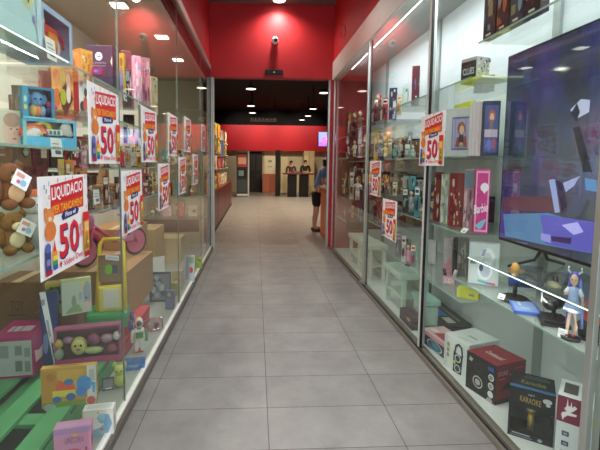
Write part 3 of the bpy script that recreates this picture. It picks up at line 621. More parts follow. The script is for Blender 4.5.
def mini(name, label, loc, h, body, head, extra=None, group=None, rz=0, base='#1c1b1d', pose=0):
    """small standing figure on a round base"""
    t = thing(name, label, 'figurine', loc, rz, group); k = h
    MB().lathe([(.17 * k, 0), (.17 * k, .035 * k), (.15 * k, .05 * k)], mat(base, .4)).build('base', t)
    B = mat(body, .5); m = MB()
    for s in (-1, 1):
        m.cyl((s * .06 * k, 0, .05 * k), (s * .05 * k, 0, .42 * k), .038 * k, B, .05 * k, 8)
        m.tube([(s * .09 * k, 0, .70 * k), (s * (.17 + .05 * pose) * k, -.03 * k, .55 * k), (s * (.13 + .12 * pose) * k, -.10 * k, (.44 + .2 * pose) * k)], .028 * k, B, 6)
    m.ell((0, 0, .56 * k), (.105 * k, .075 * k, .19 * k), B, 10); m.cyl((0, 0, .7 * k), (0, 0, .8 * k), .03 * k, B, None, 8); m.build('body', t)
    m = MB(); m.ell((0, -.005 * k, .87 * k), (.085 * k, .085 * k, .105 * k), mat(head, .5), 10); m.build('head', t)
    m = MB(); m.ell((0, .02 * k, .91 * k), (.095 * k, .085 * k, .095 * k), mat(extra or '#2a2020', .5), 10); m.ell((0, .055 * k, .80 * k), (.07 * k, .04 * k, .13 * k), mat(extra or '#2a2020', .5), 8); m.build('hair', t)
    return t
p = at(104, 88, x=-.9); mini('figurine', 'dark figurine with a yellow head in front of the dark purple carton', (p.x, p.y, F1), .15, '#22232b', '#e8c54a', '#e0b83a', 'figurines on the upper left shelf')
p = at(112, 92, x=-.9); mini('figurine', 'black figurine with red hair beside the highest sale poster', (p.x, p.y, F1), .19, '#20222e', '#d98a72', '#c0392f', 'figurines on the upper left shelf')
facing('figure_card', 'yellow backed card with a mauve figure in front of the maroon carton', 'box', 112.5, 124, 53, F1, 2.72, .03, '#eac33a', {'F': [('e', .6, .35, .32, .4, '#9a8fb8'), ('e', .55, .75, .2, .16, '#d8a83a'), ('e', .3, .6, .16, .2, '#d5d84a'), ('e', .75, .8, .12, .1, '#c8743a')]})
angled('figure_carton', 'dark maroon carton right of the yellow figure card', 'box', 121, 50, 131, F1, -1.02, .3, .08, '#5f2530', {'L': [('r', .1, .72, .9, .9, '#a0605e'), ('r', .05, .05, .95, .45, '#2a2a3a'), ('e', .4, .35, .2, .12, '#8fb2cc')], 'F': busy(14, ['#2c2230', '#8a3a44', '#c09aa0'], 10)})
angled('figure_carton', 'small navy and sky blue carton before the maroon carton', 'box', 122.5, 69, 129.5, F1, -.90, .3, .05, '#2a3350', {'F': [('r', .05, .62, .95, .95, '#9cc4de'), ('r', .1, .1, .9, .5, '#d9a8b0'), ('e', .5, .3, .25, .18, '#33232a')], 'L': [('r', .1, .6, .9, .95, '#b5d4e6'), ('r', .15, .1, .8, .5, '#c98a94')]})
angled('doll_carton', 'tall pink carton, left one of the pink pair on the upper left shelf', 'box', 132.5, 55, 141, F1, -.93, .5, .07, '#d49ab0', {'F': busy(15, ['#f0d0dc', '#b8708c', '#e8b4c8', '#9c8cc0'], 16), 'L': [('r', .1, .05, .9, .4, '#9a6a84'), *busy(16, ['#e8b4c8', '#c07a90', '#f0dce4'], 8)]}, group='tall pink cartons on the upper left shelf')
angled('doll_carton', 'tall pink carton, right one of the pink pair on the upper left shelf', 'box', 142.5, 57, 150, F1, -.93, .6, .07, '#d98fa2', {'F': busy(17, ['#f2d4dc', '#c06a80', '#e8a4b4', '#8a3a50'], 16), 'L': busy(18, ['#e8b4c8', '#c07a90', '#f0dce4', '#ad86b4'], 8)}, group='tall pink cartons on the upper left shelf')
angled('doll_carton', 'shorter cream carton at the far end of the upper left shelf', 'box', 151, 76, 157.5, F1, -.93, .9, .06, '#e3cfa8', {'F': busy(19, ['#efe2c4', '#c9a878', '#8a5a48'], 9), 'L': busy(20, ['#f0e6d0', '#d0b088'], 6)})
for px, py, w_ in ((125.5, 101, 'navy and sky blue carton'), (139.5, 105, 'pink carton pair'), (98, 112, 'white cartoon carton')):
    p = at(px, py, x=-.812); price_card('white price card hanging at the shelf edge below the ' + w_, (p.x, p.y, p.z), .06, .07, LR, -.05)
# ---- plush animals at the near lower shelves
def plush(label, loc, k, col, belly, rz, hang=None, ear=1.0):
    t = thing('plush_animal', label, 'plush toy', loc, rz, 'plush animals on the near left shelves'); B = mat(col, .95, 0, .22, 40); L = mat(belly, .95, 0, .15, 40)
    m = MB(); m.ell((0, 0, .34 * k), (.30 * k, .26 * k, .34 * k), B, 18); m.ell((0, -.03 * k, .72 * k), (.27 * k, .25 * k, .25 * k), B, 18)
    for s in (-1, 1):
        m.ell((s * .24 * k, .0, .90 * k), (.10 * k * ear, .05 * k, .11 * k * ear), B); m.ell((s * .31 * k, -.10 * k, .42 * k), (.10 * k, .11 * k, .22 * k), B); m.ell((s * .2 * k, -.26 * k, .12 * k), (.13 * k, .18 * k, .12 * k), B)
    m.build('body', t)
    m = MB(); m.ell((0, -.25 * k, .66 * k), (.13 * k, .09 * k, .10 * k), L); m.ell((0, -.22 * k, .34 * k), (.18 * k, .06 * k, .2 * k), L); m.build('muzzle_and_belly', t)
    m = MB(); m.ell((0, -.335 * k, .70 * k), (.035 * k, .02 * k, .025 * k), BLK); m.ell((-.1 * k, -.255 * k, .78 * k), .022 * k, BLK); m.ell((.1 * k, -.255 * k, .78 * k), .022 * k, BLK); m.build('eyes_and_nose', t)
    if hang:
        q = MB(); q.box(-.19 * k, -.004 * k, -.17 * k, .19 * k, .0, .17 * k, WHT); o = q.build('hang_tag', t, (hang[0] * k, hang[1] * k, hang[2] * k)); o.rotation_euler = (-.1, .55, hang[3])
        a = Art((-.19 * k, -.004 * k, -.17 * k), (.38 * k, 0, 0), (0, 0, .34 * k), (0, -1, 0)).add([('r', .1, .6, .6, .85, '#e0a08a'), ('e', .65, .35, .2, .2, '#8fc0dc'), ('e', .35, .3, .12, .12, '#c86a8a')]).build('printed_tag', o)
    return t
def foot(px, py, z): q = at(px, py, z=z); return (q.x, q.y, z)
plush('brown plush animal with a square white tag on the upper small shelf', foot(10, 209, 1.3155), .135, '#6b4526', '#c9a377', LR - .4, (0, -.37, .62, 0))
plush('golden brown plush bear with a white tag on the lowest near shelf', foot(13, 253, Z3), .16, '#7a5426', '#d8c39a', LR - .55, (.12, -.39, .62, 0))
plush('brown plush animal half cut off by the left photo edge', foot(-9, 209, 1.3155), .13, '#86603c', '#c9a377', LR - .3)
plush('blue and brown plush animal behind the upper brown one', foot(20, 240, Z3), .17, '#4a86c4', '#e6dac0', LR - .3, None, .7)
t = thing('plush_animal', 'orange and yellow plush toucan beside the golden brown bear', 'plush toy', foot(26, 241, Z3), LR - .7, 'plush animals on the near left shelves')
m = MB(); m.ell((0, 0, .09), (.06, .055, .09), mat('#c9702c', .9)); m.ell((0, 0, .185), (.05, .05, .045), mat('#2a2a2a', .9)); m.build('body', t)
MB().ell((.03, -.055, .20), (.05, .05, .03), mat('#e8703c', .7)).build('beak', t); MB().ell((0, -.045, .10), (.04, .03, .05), mat('#e3b52c', .9)).build('chest', t)
m = MB(); m.ell((-.02, -.05, .195), .009, WHT); m.ell((.045, -.03, .205), .009, WHT); m.build('eyes', t)
p = at(33, 249, x=-.98); t = thing('plush_animal', 'pale grey plush animal standing between the toucan and the nearest sale poster', 'plush toy', foot(36, 247, Z3), LR - .4, 'plush animals on the near left shelves')
m = MB(); m.ell((0, 0, .075), (.045, .045, .08), mat('#b9b8b4', .95)); m.ell((0, 0, .165), (.04, .04, .04), mat('#c9c8c4', .95)); m.ell((-.03, 0, .2), (.015, .01, .02), mat('#b9b8b4', .95)); m.ell((.03, 0, .2), (.015, .01, .02), mat('#b9b8b4', .95)); m.build('body', t)
m = MB(); m.ell((-.012, -.038, .175), .006, BLK); m.ell((.014, -.038, .175), .006, BLK); m.build('eyes', t)
t = thing('plush_animal', 'patterned green and white plush tag toy behind the golden brown bear', 'plush toy', foot(8, 246, Z3), LR - .4, 'plush animals on the near left shelves')
m = MB(); m.ell((0, 0, .11), (.06, .04, .11), mat('#9fae98', .9)); m.ell((0, 0, .22), (.05, .04, .04), mat('#cfd5cc', .9)); m.build('body', t)
m = MB(); m.ell((-.02, -.04, .22), .008, BLK); m.ell((.02, -.04, .22), .008, BLK); m.build('eyes', t)
facing('toy_carton', 'tall dark red carton behind the nearest sale poster', 'box', 21, 42, 166, Z3, 1.76, .05, '#5e1f26', {'F': [('e', .42, .45, .14, .08, '#9c9a98'), ('e', .42, .45, .09, .05, '#4a2a2c'), *busy(23, ['#7a2c34', '#4a161c', '#8a4a48'], 8)]})
# ---- goods on the far shelves f3 / f4 (behind posters)
g3 = 'cartons on the shelf behind the upper sale posters'
PALS = {'red': '#c4303c', 'green': '#4f8a5e', 'cream': '#e2d3b4', 'pink': '#dc9ab4', 'grey': '#9aa0a0', 'purple': '#6f5a94', 'orange': '#dd8a3c', 'teal': '#4d9aa0', 'brown': '#7a5640', 'yellow': '#e2c04a', 'white': '#e6e3df', 'navy': '#2c3556', 'black': '#222226', 'maroon': '#6a1f2c', 'mint': '#b5d6c6', 'lilac': '#b8a4d0'}
CN = list(PALS)
def lfill(zz, items, xf, grp, where, side='L', name='toy_carton'):
    for i, (p0, p1, pt, c, a, dep, dx) in enumerate(items):
        pal = [PALS[a], '#efe6da', PALS[c], PALS[CN[(i * 5 + 3) % 16]], '#3a3034']
        angled(name, '%s carton with %s print %s, %s in its row' % (c, a, where, ordn[i]), 'box', p0, pt, p1, zz, -xf - dx - .12, .5, .05, PALS[c], {'F': busy(i * 7 + int(p0), pal, 13, big=.2), ('L' if side == 'L' else 'R'): busy(i * 3 + int(p0) + 50, pal, 8, big=.25)}, group=grp)
lfill(F3, [(72, 80, 141, 'maroon', 'pink', .1, .02), (81, 87, 146, 'pink', 'maroon', .1, .06), (102, 109, 120, 'green', 'red', .12, .1), (110, 118, 131, 'red', 'cream', .1, .02), (128, 135, 126, 'cream', 'green', .1, .03), (136, 141, 138, 'mint', 'red', .1, .0), (146, 152, 146, 'red', 'white', .1, .06), (152.5, 157, 148, 'green', 'yellow', .1, .02)], .83, g3, 'behind the upper sale posters')
t = angled('doll_carton', 'pale carton with a large dark window right of the highest sale poster', 'box', 119, 107, 138, F3, -1.3, .25, .08, '#cbc6b8', None, window=(.2, .3, .8, .88), inner='#4b4540')
MB().ell((0, .0, .17), (.04, .02, .06), mat('#7a6e66', .8)).build('grey_doll', t)
lfill(F4, [(58, 64, 159, 'yellow', 'green', .1, .05), (65, 74, 160, 'orange', 'brown', .1, .04), (75, 87, 165, 'orange', 'purple', .1, .06), (115.5, 120.5, 177, 'maroon', 'pink', .08, .0), (143, 149, 166, 'red', 'cream', .1, .04), (146, 152, 176, 'black', 'cream', .1, .0), (152.5, 157, 172, 'cream', 'red', .08, .02)], .83, 'cartons on the shelf behind the lower sale posters', 'behind the lower sale posters')
# wooden toy
p = at(102, 203, x=-.95); t = thing('wooden_toy', 'light wooden toy workbench behind the lower sale posters', 'wooden toy', (-.97, p.y, F4), LR, None); WD = mat('#a8794d', .6, 0, .2, 30)
m = MB(); m.box(-.14, -.06, .10, .14, .06, .115, WD, .003); m.build('bench_top', t)
for sx in (-.12, .12):
    for sy in (-.045, .045): MB().box(sx - .01, sy - .01, 0, sx + .01, sy + .01, .0995, WD, .002).build('leg', t)
MB().prism([(.02, .1155), (.13, .1155), (.13, .24), (.10, .25), (.05, .16)], WD, 'y', -.02, .02).build('gable', t); MB().box(-.13, .0, .1155, -.02, .03, .17, mat('#4a3328', .6), .004).build('dark_block', t)
p = at(97, 204, x=-.812); price_card('white price card below the wooden toy workbench', (p.x, p.y, p.z), .075, .075, LR, -.05)
# ---- end of the left case, cross shelves
grp = 'cartons on the far cross shelves of the left case'
k = 0
for z, n, cols, w_ in ((.6105, 4, ['brown', 'pink', 'red', 'cream'], 'lower'), (.9405, 4, ['navy', 'maroon', 'grey', 'brown'], 'middle'), (1.4605, 4, ['grey', 'teal', 'white', 'red'], 'top')):
    for i in range(n):
        c = cols[i]; k += 1; x = -1.60 + i * .2
        carton('toy_carton', '%s carton on the %s cross shelf at the far end of the left case' % (c, w_), 'box', (x, 6.42, z), .13, .12, .16 + .05 * ((k * 5) % 4) / 3, 0, PALS[c], {'F': busy(k + 60, [PALS[c], '#efe6da', '#3a2a2a', PALS[CN[k % 16]]], 9, big=.25)}, grp)
t = thing('shelf_fascia', 'dark maroon board under the lower cross shelf at the far end of the left case', 'shelf board', (-1.29, 6.155, .4)); MB().box(-.46, -.01, 0, .42, .01, .19, mat('#3c1216', .5)).build('board', t)

# ---- denser goods between the posters
def cfill(rows, z, X0, yaw, grp, where):
    for i, (kind, p0, p1, pt, col_, acc) in enumerate(rows):
        if kind == 'pack': pack('%s blister pack with %s toy %s, %s from left' % (col_, acc, where, ordn[i]), p0, pt, p1, z, X0 - .01 * (i % 3), yaw, PALS[col_], PALS[acc], grp)
        else:
            q = at((p0 + p1) / 2, pt, x=X0 + .03 * (i % 2)); mini('figurine', '%s figurine with %s hair %s, %s from left' % (col_, acc, where, ordn[i]), (q.x, q.y, z), max(.07, q.z - z), PALS[col_], '#dcb496', PALS[acc], grp, (LR if X0 < 0 else RR) * .6, '#2a2a2c', i % 2)
cfill([('pack', 82, 87, 150, 'pink', 'white'), ('fig', 103, 108, 140, 'purple', 'black'), ('pack', 109, 117, 138, 'cream', 'red'), ('fig', 120, 124, 146, 'red', 'brown'), ('pack', 124, 131, 143, 'mint', 'orange'), ('fig', 132, 136, 147, 'white', 'red'), ('pack', 136, 141, 148, 'yellow', 'brown'), ('fig', 146, 150, 150, 'green', 'black')], F3, -.90, .5, 'packs and figurines behind the upper sale posters', 'behind upper posters')
cfill([('fig', 88, 92, 184, 'brown', 'black'), ('pack', 103, 108, 176, 'maroon', 'cream'), ('fig', 109, 113, 186, 'grey', 'brown'), ('pack', 143, 148, 182, 'red', 'white'), ('fig', 149, 153, 188, 'black', 'cream'), ('pack', 153, 157, 182, 'orange', 'green')], F4, -.88, .5, 'packs and figurines behind the lower sale posters', 'behind lower posters')

# ---- dark cartons standing at the back of the shelves
def backrow(side, z, h, y0, y1, n, cols, grp, where, x, dep=.12):
    for i in range(n):
        wd = (y1 - y0) / n; cl = cols[i % len(cols)]; hh = h * (.78 + .22 * ((i * 37 + int(z * 100)) % 5) / 4)
        carton('toy_carton', '%s carton at back of %s, %s from near end' % (cl, where, ordn[i]), 'box', (x, y0 + wd * (i + .5), z), wd * .93, dep, hh, LR if side == 'L' else RR, PALS[cl],
               {'F': busy(i * 13 + int(z * 50), [PALS[cl], PALS[CN[(i * 3 + 1) % 16]], '#d8c8b0', '#30282a', PALS[CN[(i * 7 + 4) % 16]]], 14, big=.2)}, grp)
backrow('L', F3, .24, 2.02, 3.3, 7, ['brown', 'maroon', 'black', 'red', 'brown', 'maroon', 'green'], 'cartons at the back of the upper poster shelf', 'shelf behind the upper posters', -1.25)
backrow('L', F4, .19, 2.02, 3.3, 7, ['maroon', 'brown', 'black', 'brown', 'maroon', 'grey', 'brown'], 'cartons at the back of the lower poster shelf', 'shelf behind the lower posters', -1.25)
backrow('L', F2, .15, 2.3, 2.88, 4, ['brown', 'maroon', 'orange', 'brown'], 'cartons at the back of the second shelf', 'second far shelf at left', -1.3)
backrow('L', Z3, .19, 1.56, 1.9, 2, ['maroon', 'brown'], 'cartons at the back of the plush shelf', 'plush animal shelf', -1.42)
# ================================================================== LEFT CASE, FLOOR GOODS
ZF = .0455; PT = .18; PZ = PT + .0005
def pallet(name, label, col, x0, x1, y0, y1, n):
    t = thing(name, label, 'pallet', ((x0 + x1) / 2, (y0 + y1) / 2, ZF)); M = mat(col, .65, 0, .15, 6); hx = (x1 - x0) / 2; hy = (y1 - y0) / 2; hh = PT - ZF
    pw = (2 * hx) / (n + (n - 1) * 1.05)
    for i in range(n):
        a = -hx + i * pw * 2.05; MB().box(a, -hy, hh - .022, a + pw, hy, hh, M, .003).build('plank', t)
    MB().box(-hx, -hy, .0002, hx, hy, .0006, mat('#55564e', .8)).build('gap_shade_sheet', t)  # dark sheet put in as the shade between the planks
    for yy in (-hy + .05, 0, hy - .05): MB().box(-hx, yy - .045, hh - .045, hx, yy + .045, hh - .0225, M, .003).build('cross_board', t)
    for xx in (-hx + .05, 0, hx - .05): MB().box(xx - .045, -hy, 0.0008, xx + .045, hy, hh - .0455, M, .003).build('bearer', t)
    return t
pe = at(58, 424, z=PT); gx = pe.x
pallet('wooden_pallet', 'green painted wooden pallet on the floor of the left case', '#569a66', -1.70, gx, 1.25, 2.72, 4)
pr = at(150, 305, z=PT)
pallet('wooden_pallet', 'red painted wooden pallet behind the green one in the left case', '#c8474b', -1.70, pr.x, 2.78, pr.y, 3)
def card_box(label, x0, x1, y0, y1, z0, z1, col=CARD, tape=True, print_=None):
    t = thing('cardboard_box', label, 'cardboard box', ((x0 + x1) / 2, (y0 + y1) / 2, z0), 0, 'brown cardboard boxes in the left case'); hx = (x1 - x0) / 2; hy = (y1 - y0) / 2; h = z1 - z0
    m = MB(); m.box(-hx, -hy, 0, hx, hy, h - .006, col, .004)
    m.box(-hx, -hy, h - .0055, -.004, hy, h, col); m.box(.004, -hy, h - .0055, hx, hy, h, col); m.build('carton_body', t)
    if tape: MB().box(-.03, -hy - .0008, h + .0003, .03, hy + .0008, h + .001, mat('#c9b28a', .3)).build('packing_tape', t)
    if print_: Art(*face('F', 2 * hx, 2 * hy, h)).add(print_).build('printed_mark', t)
    return t
card_box('wide brown cardboard box with dark marks behind the magenta case', -1.775, -1.49, 2.76, 3.06, PZ, .63, CARDD, True, [('t', 'TOY', .35, .55, .68, .72, '#54402e'), ('r', .3, .48, .72, .5, '#54402e')])
card_box('brown cardboard box under the pink bicycle', -1.56, -1.06, 3.36, 4.02, ZF if pr.y < 3.3 else ZF, .525, CARD) if False else None
card_box('brown cardboard box under the pink bicycle', -1.64, -1.03, 3.24, 4.02, PZ, .57, CARD)
card_box('tall upright brown cardboard box right of the pink bicycle', -1.66, -1.24, 4.05, 4.62, ZF, .78, CARD)
card_box('beige flat cardboard box at the far end of the left case floor', -1.6, -1.05, 5.6, 6.0, ZF, .40, mat('#c9b48a', .8, 0, .1, 5))
card_box('beige cardboard box in the middle of the left case floor', -1.6, -1.25, 5.0, 5.5, ZF, .62, mat('#b99a6c', .8, 0, .1, 5))
# magenta case
t = carton('toy_case', 'magenta rounded toy case with a grey picture front at the left photo edge', 'toy case', (-1.43, 2.47, PZ), .22, .27, .25, .12, '#a52f66', {'F': [('r', .05, .06, .96, .9, '#a9aeaa'), ('r', .55, .55, .72, .78, '#7a807c'), ('r', .78, .5, .92, .72, '#858b86'), ('r', .55, .16, .72, .42, '#6f7672'), ('r', .78, .14, .92, .4, '#7d847f'), ('r', .1, .5, .4, .8, '#868c88')], 'R': [('p', [(.1, .3), (.9, .25), (1, .5), (.75, .62), (.3, .52), (.05, .62)], '#e0b8b8')], 'T': [('r', .2, .3, .8, .6, '#c4a8bc'), ('r', .3, .3, .34, .6, '#8a3a68'), ('r', .5, .3, .54, .6, '#8a3a68')]}, rough=.25)
card_box('low brown cardboard box under the frog car carton', -1.45, -1.17, 2.62, 2.74, PZ, .46, CARDD, False)
PB = .4605
angled('toy_carton', 'blue and white carton leaning beside the green frog car box', 'box', 38, 294, 56, PZ, -1.33, .25, .05, '#2b3a6b', {'F': [('p', [(.0, 1), (.35, 1), (1, .05), (.75, .0)], '#e6e6ea'), ('r', .1, .82, .3, .9, '#9a9ab0'), ('e', .3, .3, .16, .14, '#6f86b8'), ('p', [(.35, .62), (.48, .62), (.62, .4), (.5, .38)], '#a8aac4'), ('p', [(.6, .32), (.7, .3), (.85, .1), (.74, .1)], '#4a5aa0')]}, tilt=(-.06, 0, 0))
t = angled('toy_carton', 'yellow window carton with a green and grey toy frog car', 'box', 45, 284, 66, PB, -1.36, .35, .07, '#c9b54a', {'F': [('r', .0, .0, 1, .2, '#b9a852')]}, window=(.2, .3, .95, .88), inner='#b5a85a')
w, h = t['wh']; m = MB(); m.box(-w * .3, -.03, h * .34, w * .4, .0, h * .58, mat('#a9b2b8', .4), .01); m.box(-w * .25, -.03, h * .58, w * .3, .0, h * .78, mat('#57a84a', .4), .01); m.ell((-w * .15, -.02, h * .82), .012, mat('#6cc45a', .4)); m.build('frog_car', t)
m = MB(); m.cyl((-w * .18, -.033, h * .36), (-w * .18, -.0305, h * .36), .015, BLK); m.cyl((w * .28, -.033, h * .36), (w * .28, -.0305, h * .36), .015, BLK); m.build('wheels', t)
angled('toy_carton', 'pale grey green picture carton with a yellow edge and a grey elephant print', 'box', 61, 281, 91, PB, -1.24, .55, .04, '#b9c3b2', {'F': [('r', 0, .94, 1, 1, '#cfc95a'), ('r', .7, .62, .8, .9, '#d9c848'), ('e', .85, .55, .13, .36, '#9aa0ac'), ('e', .82, .42, .03, .03, '#3a3a48'), ('e', .85, .2, .14, .12, '#d0bcae'), ('e', .4, .35, .08, .2, '#7d9a7a'), ('p', [(.1, .05), (.7, .05), (.55, .28), (.25, .2)], '#86a072'), ('e', .62, .5, .06, .12, '#8fa8b4')]})
# walker
wx, wy = -1.09, 3.03
t = thing('push_walker', 'yellow and green push along baby walker with a brown label card', 'toy walker', (wx, wy, PZ), .25); YE_ = mat('#e6c62e', .35); GN = mat('#2f9a5a', .4)
m = MB(); m.tube([(-.10, -.06, .16), (-.09, .05, .45), (-.085, .10, .64), (-.06, .115, .675), (.06, .115, .675), (.085, .10, .64), (.09, .05, .45), (.10, -.06, .16)], .016, YE_); m.build('handle', t)
MB().box(-.17, -.13, .045, .12, .12, .17, GN, .03).build('base_body', t)
MB().box(-.085, -.09, .17, .085, -.03, .36, mat('#e9d24a', .4), .015).build('activity_panel', t)
m = MB(); m.box(-.05, -.098, .20, .06, -.0905, .34, mat('#dcdccb', .5), .003); m.build('white_panel', t)
m = MB(); m.box(-.085, -.02, .38, .085, -.012, .58, mat('#8d7356', .7), .002); o = m.build('label_card', t)
Art((-.085, -.02, .38), (.17, 0, 0), (0, 0, .20), (0, -1, 0)).add([('p', [(.3, .84), (.85, .76), (.85, .95), (.3, 1.02)], '#e9ebee'), ('t', 'VTOYS', .36, .86, .8, .93, '#5a6a8a', -.04), ('e', .42, .45, .16, .2, '#7ac23a'), ('r', .56, .3, .78, .62, '#3a4a6a')]).build('printed_card', o)
for sx, sy in ((.125, -.09), (.125, .09), (-.175, -.09), (-.175, .09)):
    MB().cyl((sx, sy, .0455), (sx + .03, sy, .0455), .045, mat('#2b3f86', .4)).cyl((sx + .0305, sy, .0455), (sx + .034, sy, .0455), .02, mat('#d9d24a', .4)).build('wheel', t)
# bicycle
bx, by, bz = -1.28, 3.63, .5707
t = thing('childs_bicycle', 'pink childs bicycle with a lilac saddle standing on a cardboard box', 'bicycle', (bx, by, bz), 1.05); t.scale = (.97,) * 3; PK_ = mat('#d9578f', .35); LIL = mat('#b29ad6', .4)
def wheel(x):
    R = .125
    w_ = MB().tube([(x + R * math.cos(k * PI / 12), 0, R + .0005 + .012 + R * math.sin(k * PI / 12)) for k in range(24)], .0125, mat('#2a2426', .6), 8, True).build('wheel', t)
    MB().cyl((x, -.012, R + .0125), (x, .012, R + .0125), R * .9, mat('#c96a8a', .4), None, 24).build('wheel_disc', w_)
wheel(-.30); wheel(.27)
m = MB(); m.tube([(-.27, 0, .16), (-.20, 0, .34), (.02, 0, .18), (.16, 0, .30), (.27, 0, .137)], .022, PK_); m.tube([(.02, 0, .17), (.27, 0, .137)], .014, PK_); m.tube([(.10, 0, .2), (.19, 0, .40)], .016, PK_); m.build('frame', t)
m = MB(); m.tube([(-.30, -.03, .137), (-.25, -.035, .30), (-.22, 0, .42)], .014, PK_); m.tube([(-.30, .03, .137), (-.25, .035, .30), (-.22, 0, .42)], .014, PK_); m.build('fork', t)
m = MB(); m.ell((.20, 0, .425), (.14, .075, .04), LIL); m.ell((.25, 0, .45), (.075, .085, .05), LIL); m.build('saddle', t)
m = MB(); m.tube([(-.17, -.2, .52), (-.21, -.1, .48), (-.21, .1, .48), (-.17, .2, .52)], .013, mat('#e39cc0', .4)); m.build('handlebar', t)
m = MB(); m.tube([(-.17, -.26, .53), (-.17, -.2, .52)], .02, LIL); m.tube([(-.17, .2, .52), (-.17, .26, .53)], .02, LIL); m.build('grip', t)
MB().ell((-.27, -.0, .40), (.045, .075, .09), mat('#dc7fb2', .4)).build('front_shield', t)
m = MB(); m.tube([(-.30 + .165 * math.cos(k * PI / 12), 0, .137 + .165 * math.sin(k * PI / 12)) for k in range(0, 11)], .03, mat('#c9507a', .4)); m.build('front_mudguard', t)
m = MB(); m.box(.0, -.05, .17, .2, -.035, .29, mat('#d98fae', .4), .02); m.build('chain_guard', t)
Art((.0, -.05, .17), (.2, 0, 0), (0, 0, .12), (0, -1, 0)).add([('e', .4, .5, .2, .3, '#f0dfe4'), ('e', .68, .62, .14, .2, '#3a2c34')]).build('printed_sticker', t)
# playset and toy cartons
t = facing('play_set', 'pink and purple blister play set box with a yellow faced doll on the green pallet', 'box', 55, 117.5, 327, PZ, 2.50, .06, '#a8527a', {'F': [('r', 0, 0, 1, .16, '#b0406c')]}, window=(.04, .17, .97, .95), inner='#7a5260', yaw=.22)
o = [c for c in t.children][0]; dims = o.dimensions if o.dimensions.x else Vector((.4, .08, .2)); w, h = .43, .215
m = MB(); m.ell((-.055, -.015, .115), (.05, .022, .06), mat('#c9c072', .5)); m.build('doll_face', t)
m = MB(); m.ell((-.072, -.038, .125), .007, BLK); m.ell((-.04, -.038, .125), .007, BLK); m.ell((-.055, -.037, .1), (.014, .006, .006), mat('#a04a5a', .5)); m.build('doll_features', t)
for i, (x, z, rx, rz_, c) in enumerate([(-.17, .14, .03, .03, '#b5a05a'), (-.17, .075, .03, .04, '#8fa08a'), (-.115, .16, .03, .025, '#9a6a84'), (.03, .15, .04, .04, '#8a4a6a'), (.03, .08, .06, .025, '#a9b47a'), (.11, .15, .04, .03, '#b08a9a'), (.14, .08, .035, .03, '#9a4a5a'), (.17, .16, .025, .03, '#d9d4d6')]):
    MB().ell((x, -.018, z), (rx, .018, rz_), mat(c, .45)).build('accessory', t)
Art(*face('F', .45, .08, .2)).add([]).build('front_print_detail', t) if False else None
t = facing('toy_carton', 'yellow carton with a blue elephant toy train print on the green pallet', 'box', 41.5, 94, 367, PZ, 2.05, .035, '#c79a3e', {'F': [('r', .0, .0, 1, .14, '#7f9a3a'), ('r', .83, .14, 1, 1, '#d9dcd2'), ('r', .87, .6, .97, .9, '#b7bdb4'), ('r', .02, .2, .28, .93, '#c28a38'), ('r', .30, .3, .80, .93, '#d0a648'), ('e', .18, .78, .08, .1, '#b5762a'), ('r', .2, .26, .64, .42, '#d6cf4a'), ('p', [(.28, .42), (.62, .42), (.6, .55), (.42, .6), (.32, .7), (.26, .5)], '#df5a38'), ('e', .5, .62, .09, .08, '#3f78b0'), ('e', .28, .2, .08, .08, '#3f5fa8'), ('e', .53, .24, .09, .1, '#3f5fa8'), ('e', .78, .55, .14, .2, '#3f8fd0'), ('e', .72, .36, .1, .14, '#3f84c4'), ('p', [(.88, .6), (.99, .55), (.97, .3), (.93, .3), (.93, .5), (.86, .5)], '#56a0dc'), ('e', .9, .1, .1, .13, '#e0d2c4'), ('e', .9, .1, .085, .11, '#c9584a'), ('e', .15, .02, .11, .1, '#a9b0b0')]}, yaw=.16)
facing('toy_carton', 'pink carton with lilac edges at the bottom left photo edge', 'box', 53, 88, 428, ZF, 1.78, .06, '#d98fb4', {'F': [('r', 0, .86, 1, 1, '#b58cc0'), ('t', 'UNICORN', .3, .62, .8, .78, '#a05a8a'), ('p', [(.5, .86), (.66, .86), (.62, .78), (.52, .78)], '#e8a85a'), ('e', .5, .2, .4, .3, '#c9476a'), ('e', .5, .18, .36, .26, '#e8c9d8'), ('r', .84, .05, .9, .5, '#c43a5a')], 'T': [('r', .05, .2, .95, .6, '#c8a0d0')]}, yaw=.2)
facing('toy_carton', 'white carton with a light blue dragon print beside the lower left rail', 'box', 82, 112, 410, ZF, 2.0, .06, '#d9d8d2', {'F': [('r', .02, .05, .98, .96, '#ece8da'), ('p', [(.35, .0), (.8, .05), (.95, .45), (.85, .8), (.62, .85), (.45, .7), (.55, .5), (.7, .45), (.5, .3), (.3, .25)], '#84b4cc'), ('e', .6, .72, .12, .12, '#9cc8da'), ('e', .62, .25, .07, .05, '#d05a4a'), ('e', .5, .9, .03, .04, '#c9a33a'), ('r', .0, .0, .28, .2, '#c2cac2')], 'T': [('e', .6, .5, .2, .3, '#8e9298'), ('r', .1, .2, .9, .8, '#c3c4c2')]}, yaw=.14)
t = facing('toy_package', 'black framed package with a lime green toy near the left rail', 'toy', 102, 113, 379, ZF, 2.42, .012, '#3a3c3e', {'F': [('r', .08, .08, .92, .92, '#84888a'), ('r', .3, .1, .8, .2, '#e0e2e0')]}, yaw=.3, tilt=(-.2, 0, 0))
t = thing('toy_animal', 'lime green toy animal beside the black framed package', 'toy', (-.845, 2.46, ZF), .2); LM_ = mat('#c6cf62', .5)
m = MB(); m.ell((0, 0, .05), (.04, .035, .05), LM_); m.ell((0, -.01, .115), (.035, .03, .032), LM_); m.ell((-.03, 0, .145), (.012, .01, .02), LM_); m.ell((.03, 0, .145), (.012, .01, .02), LM_); m.build('body', t)
m = MB(); m.ell((-.012, -.038, .12), .005, BLK); m.ell((.012, -.038, .12), .005, BLK); m.build('eyes', t)
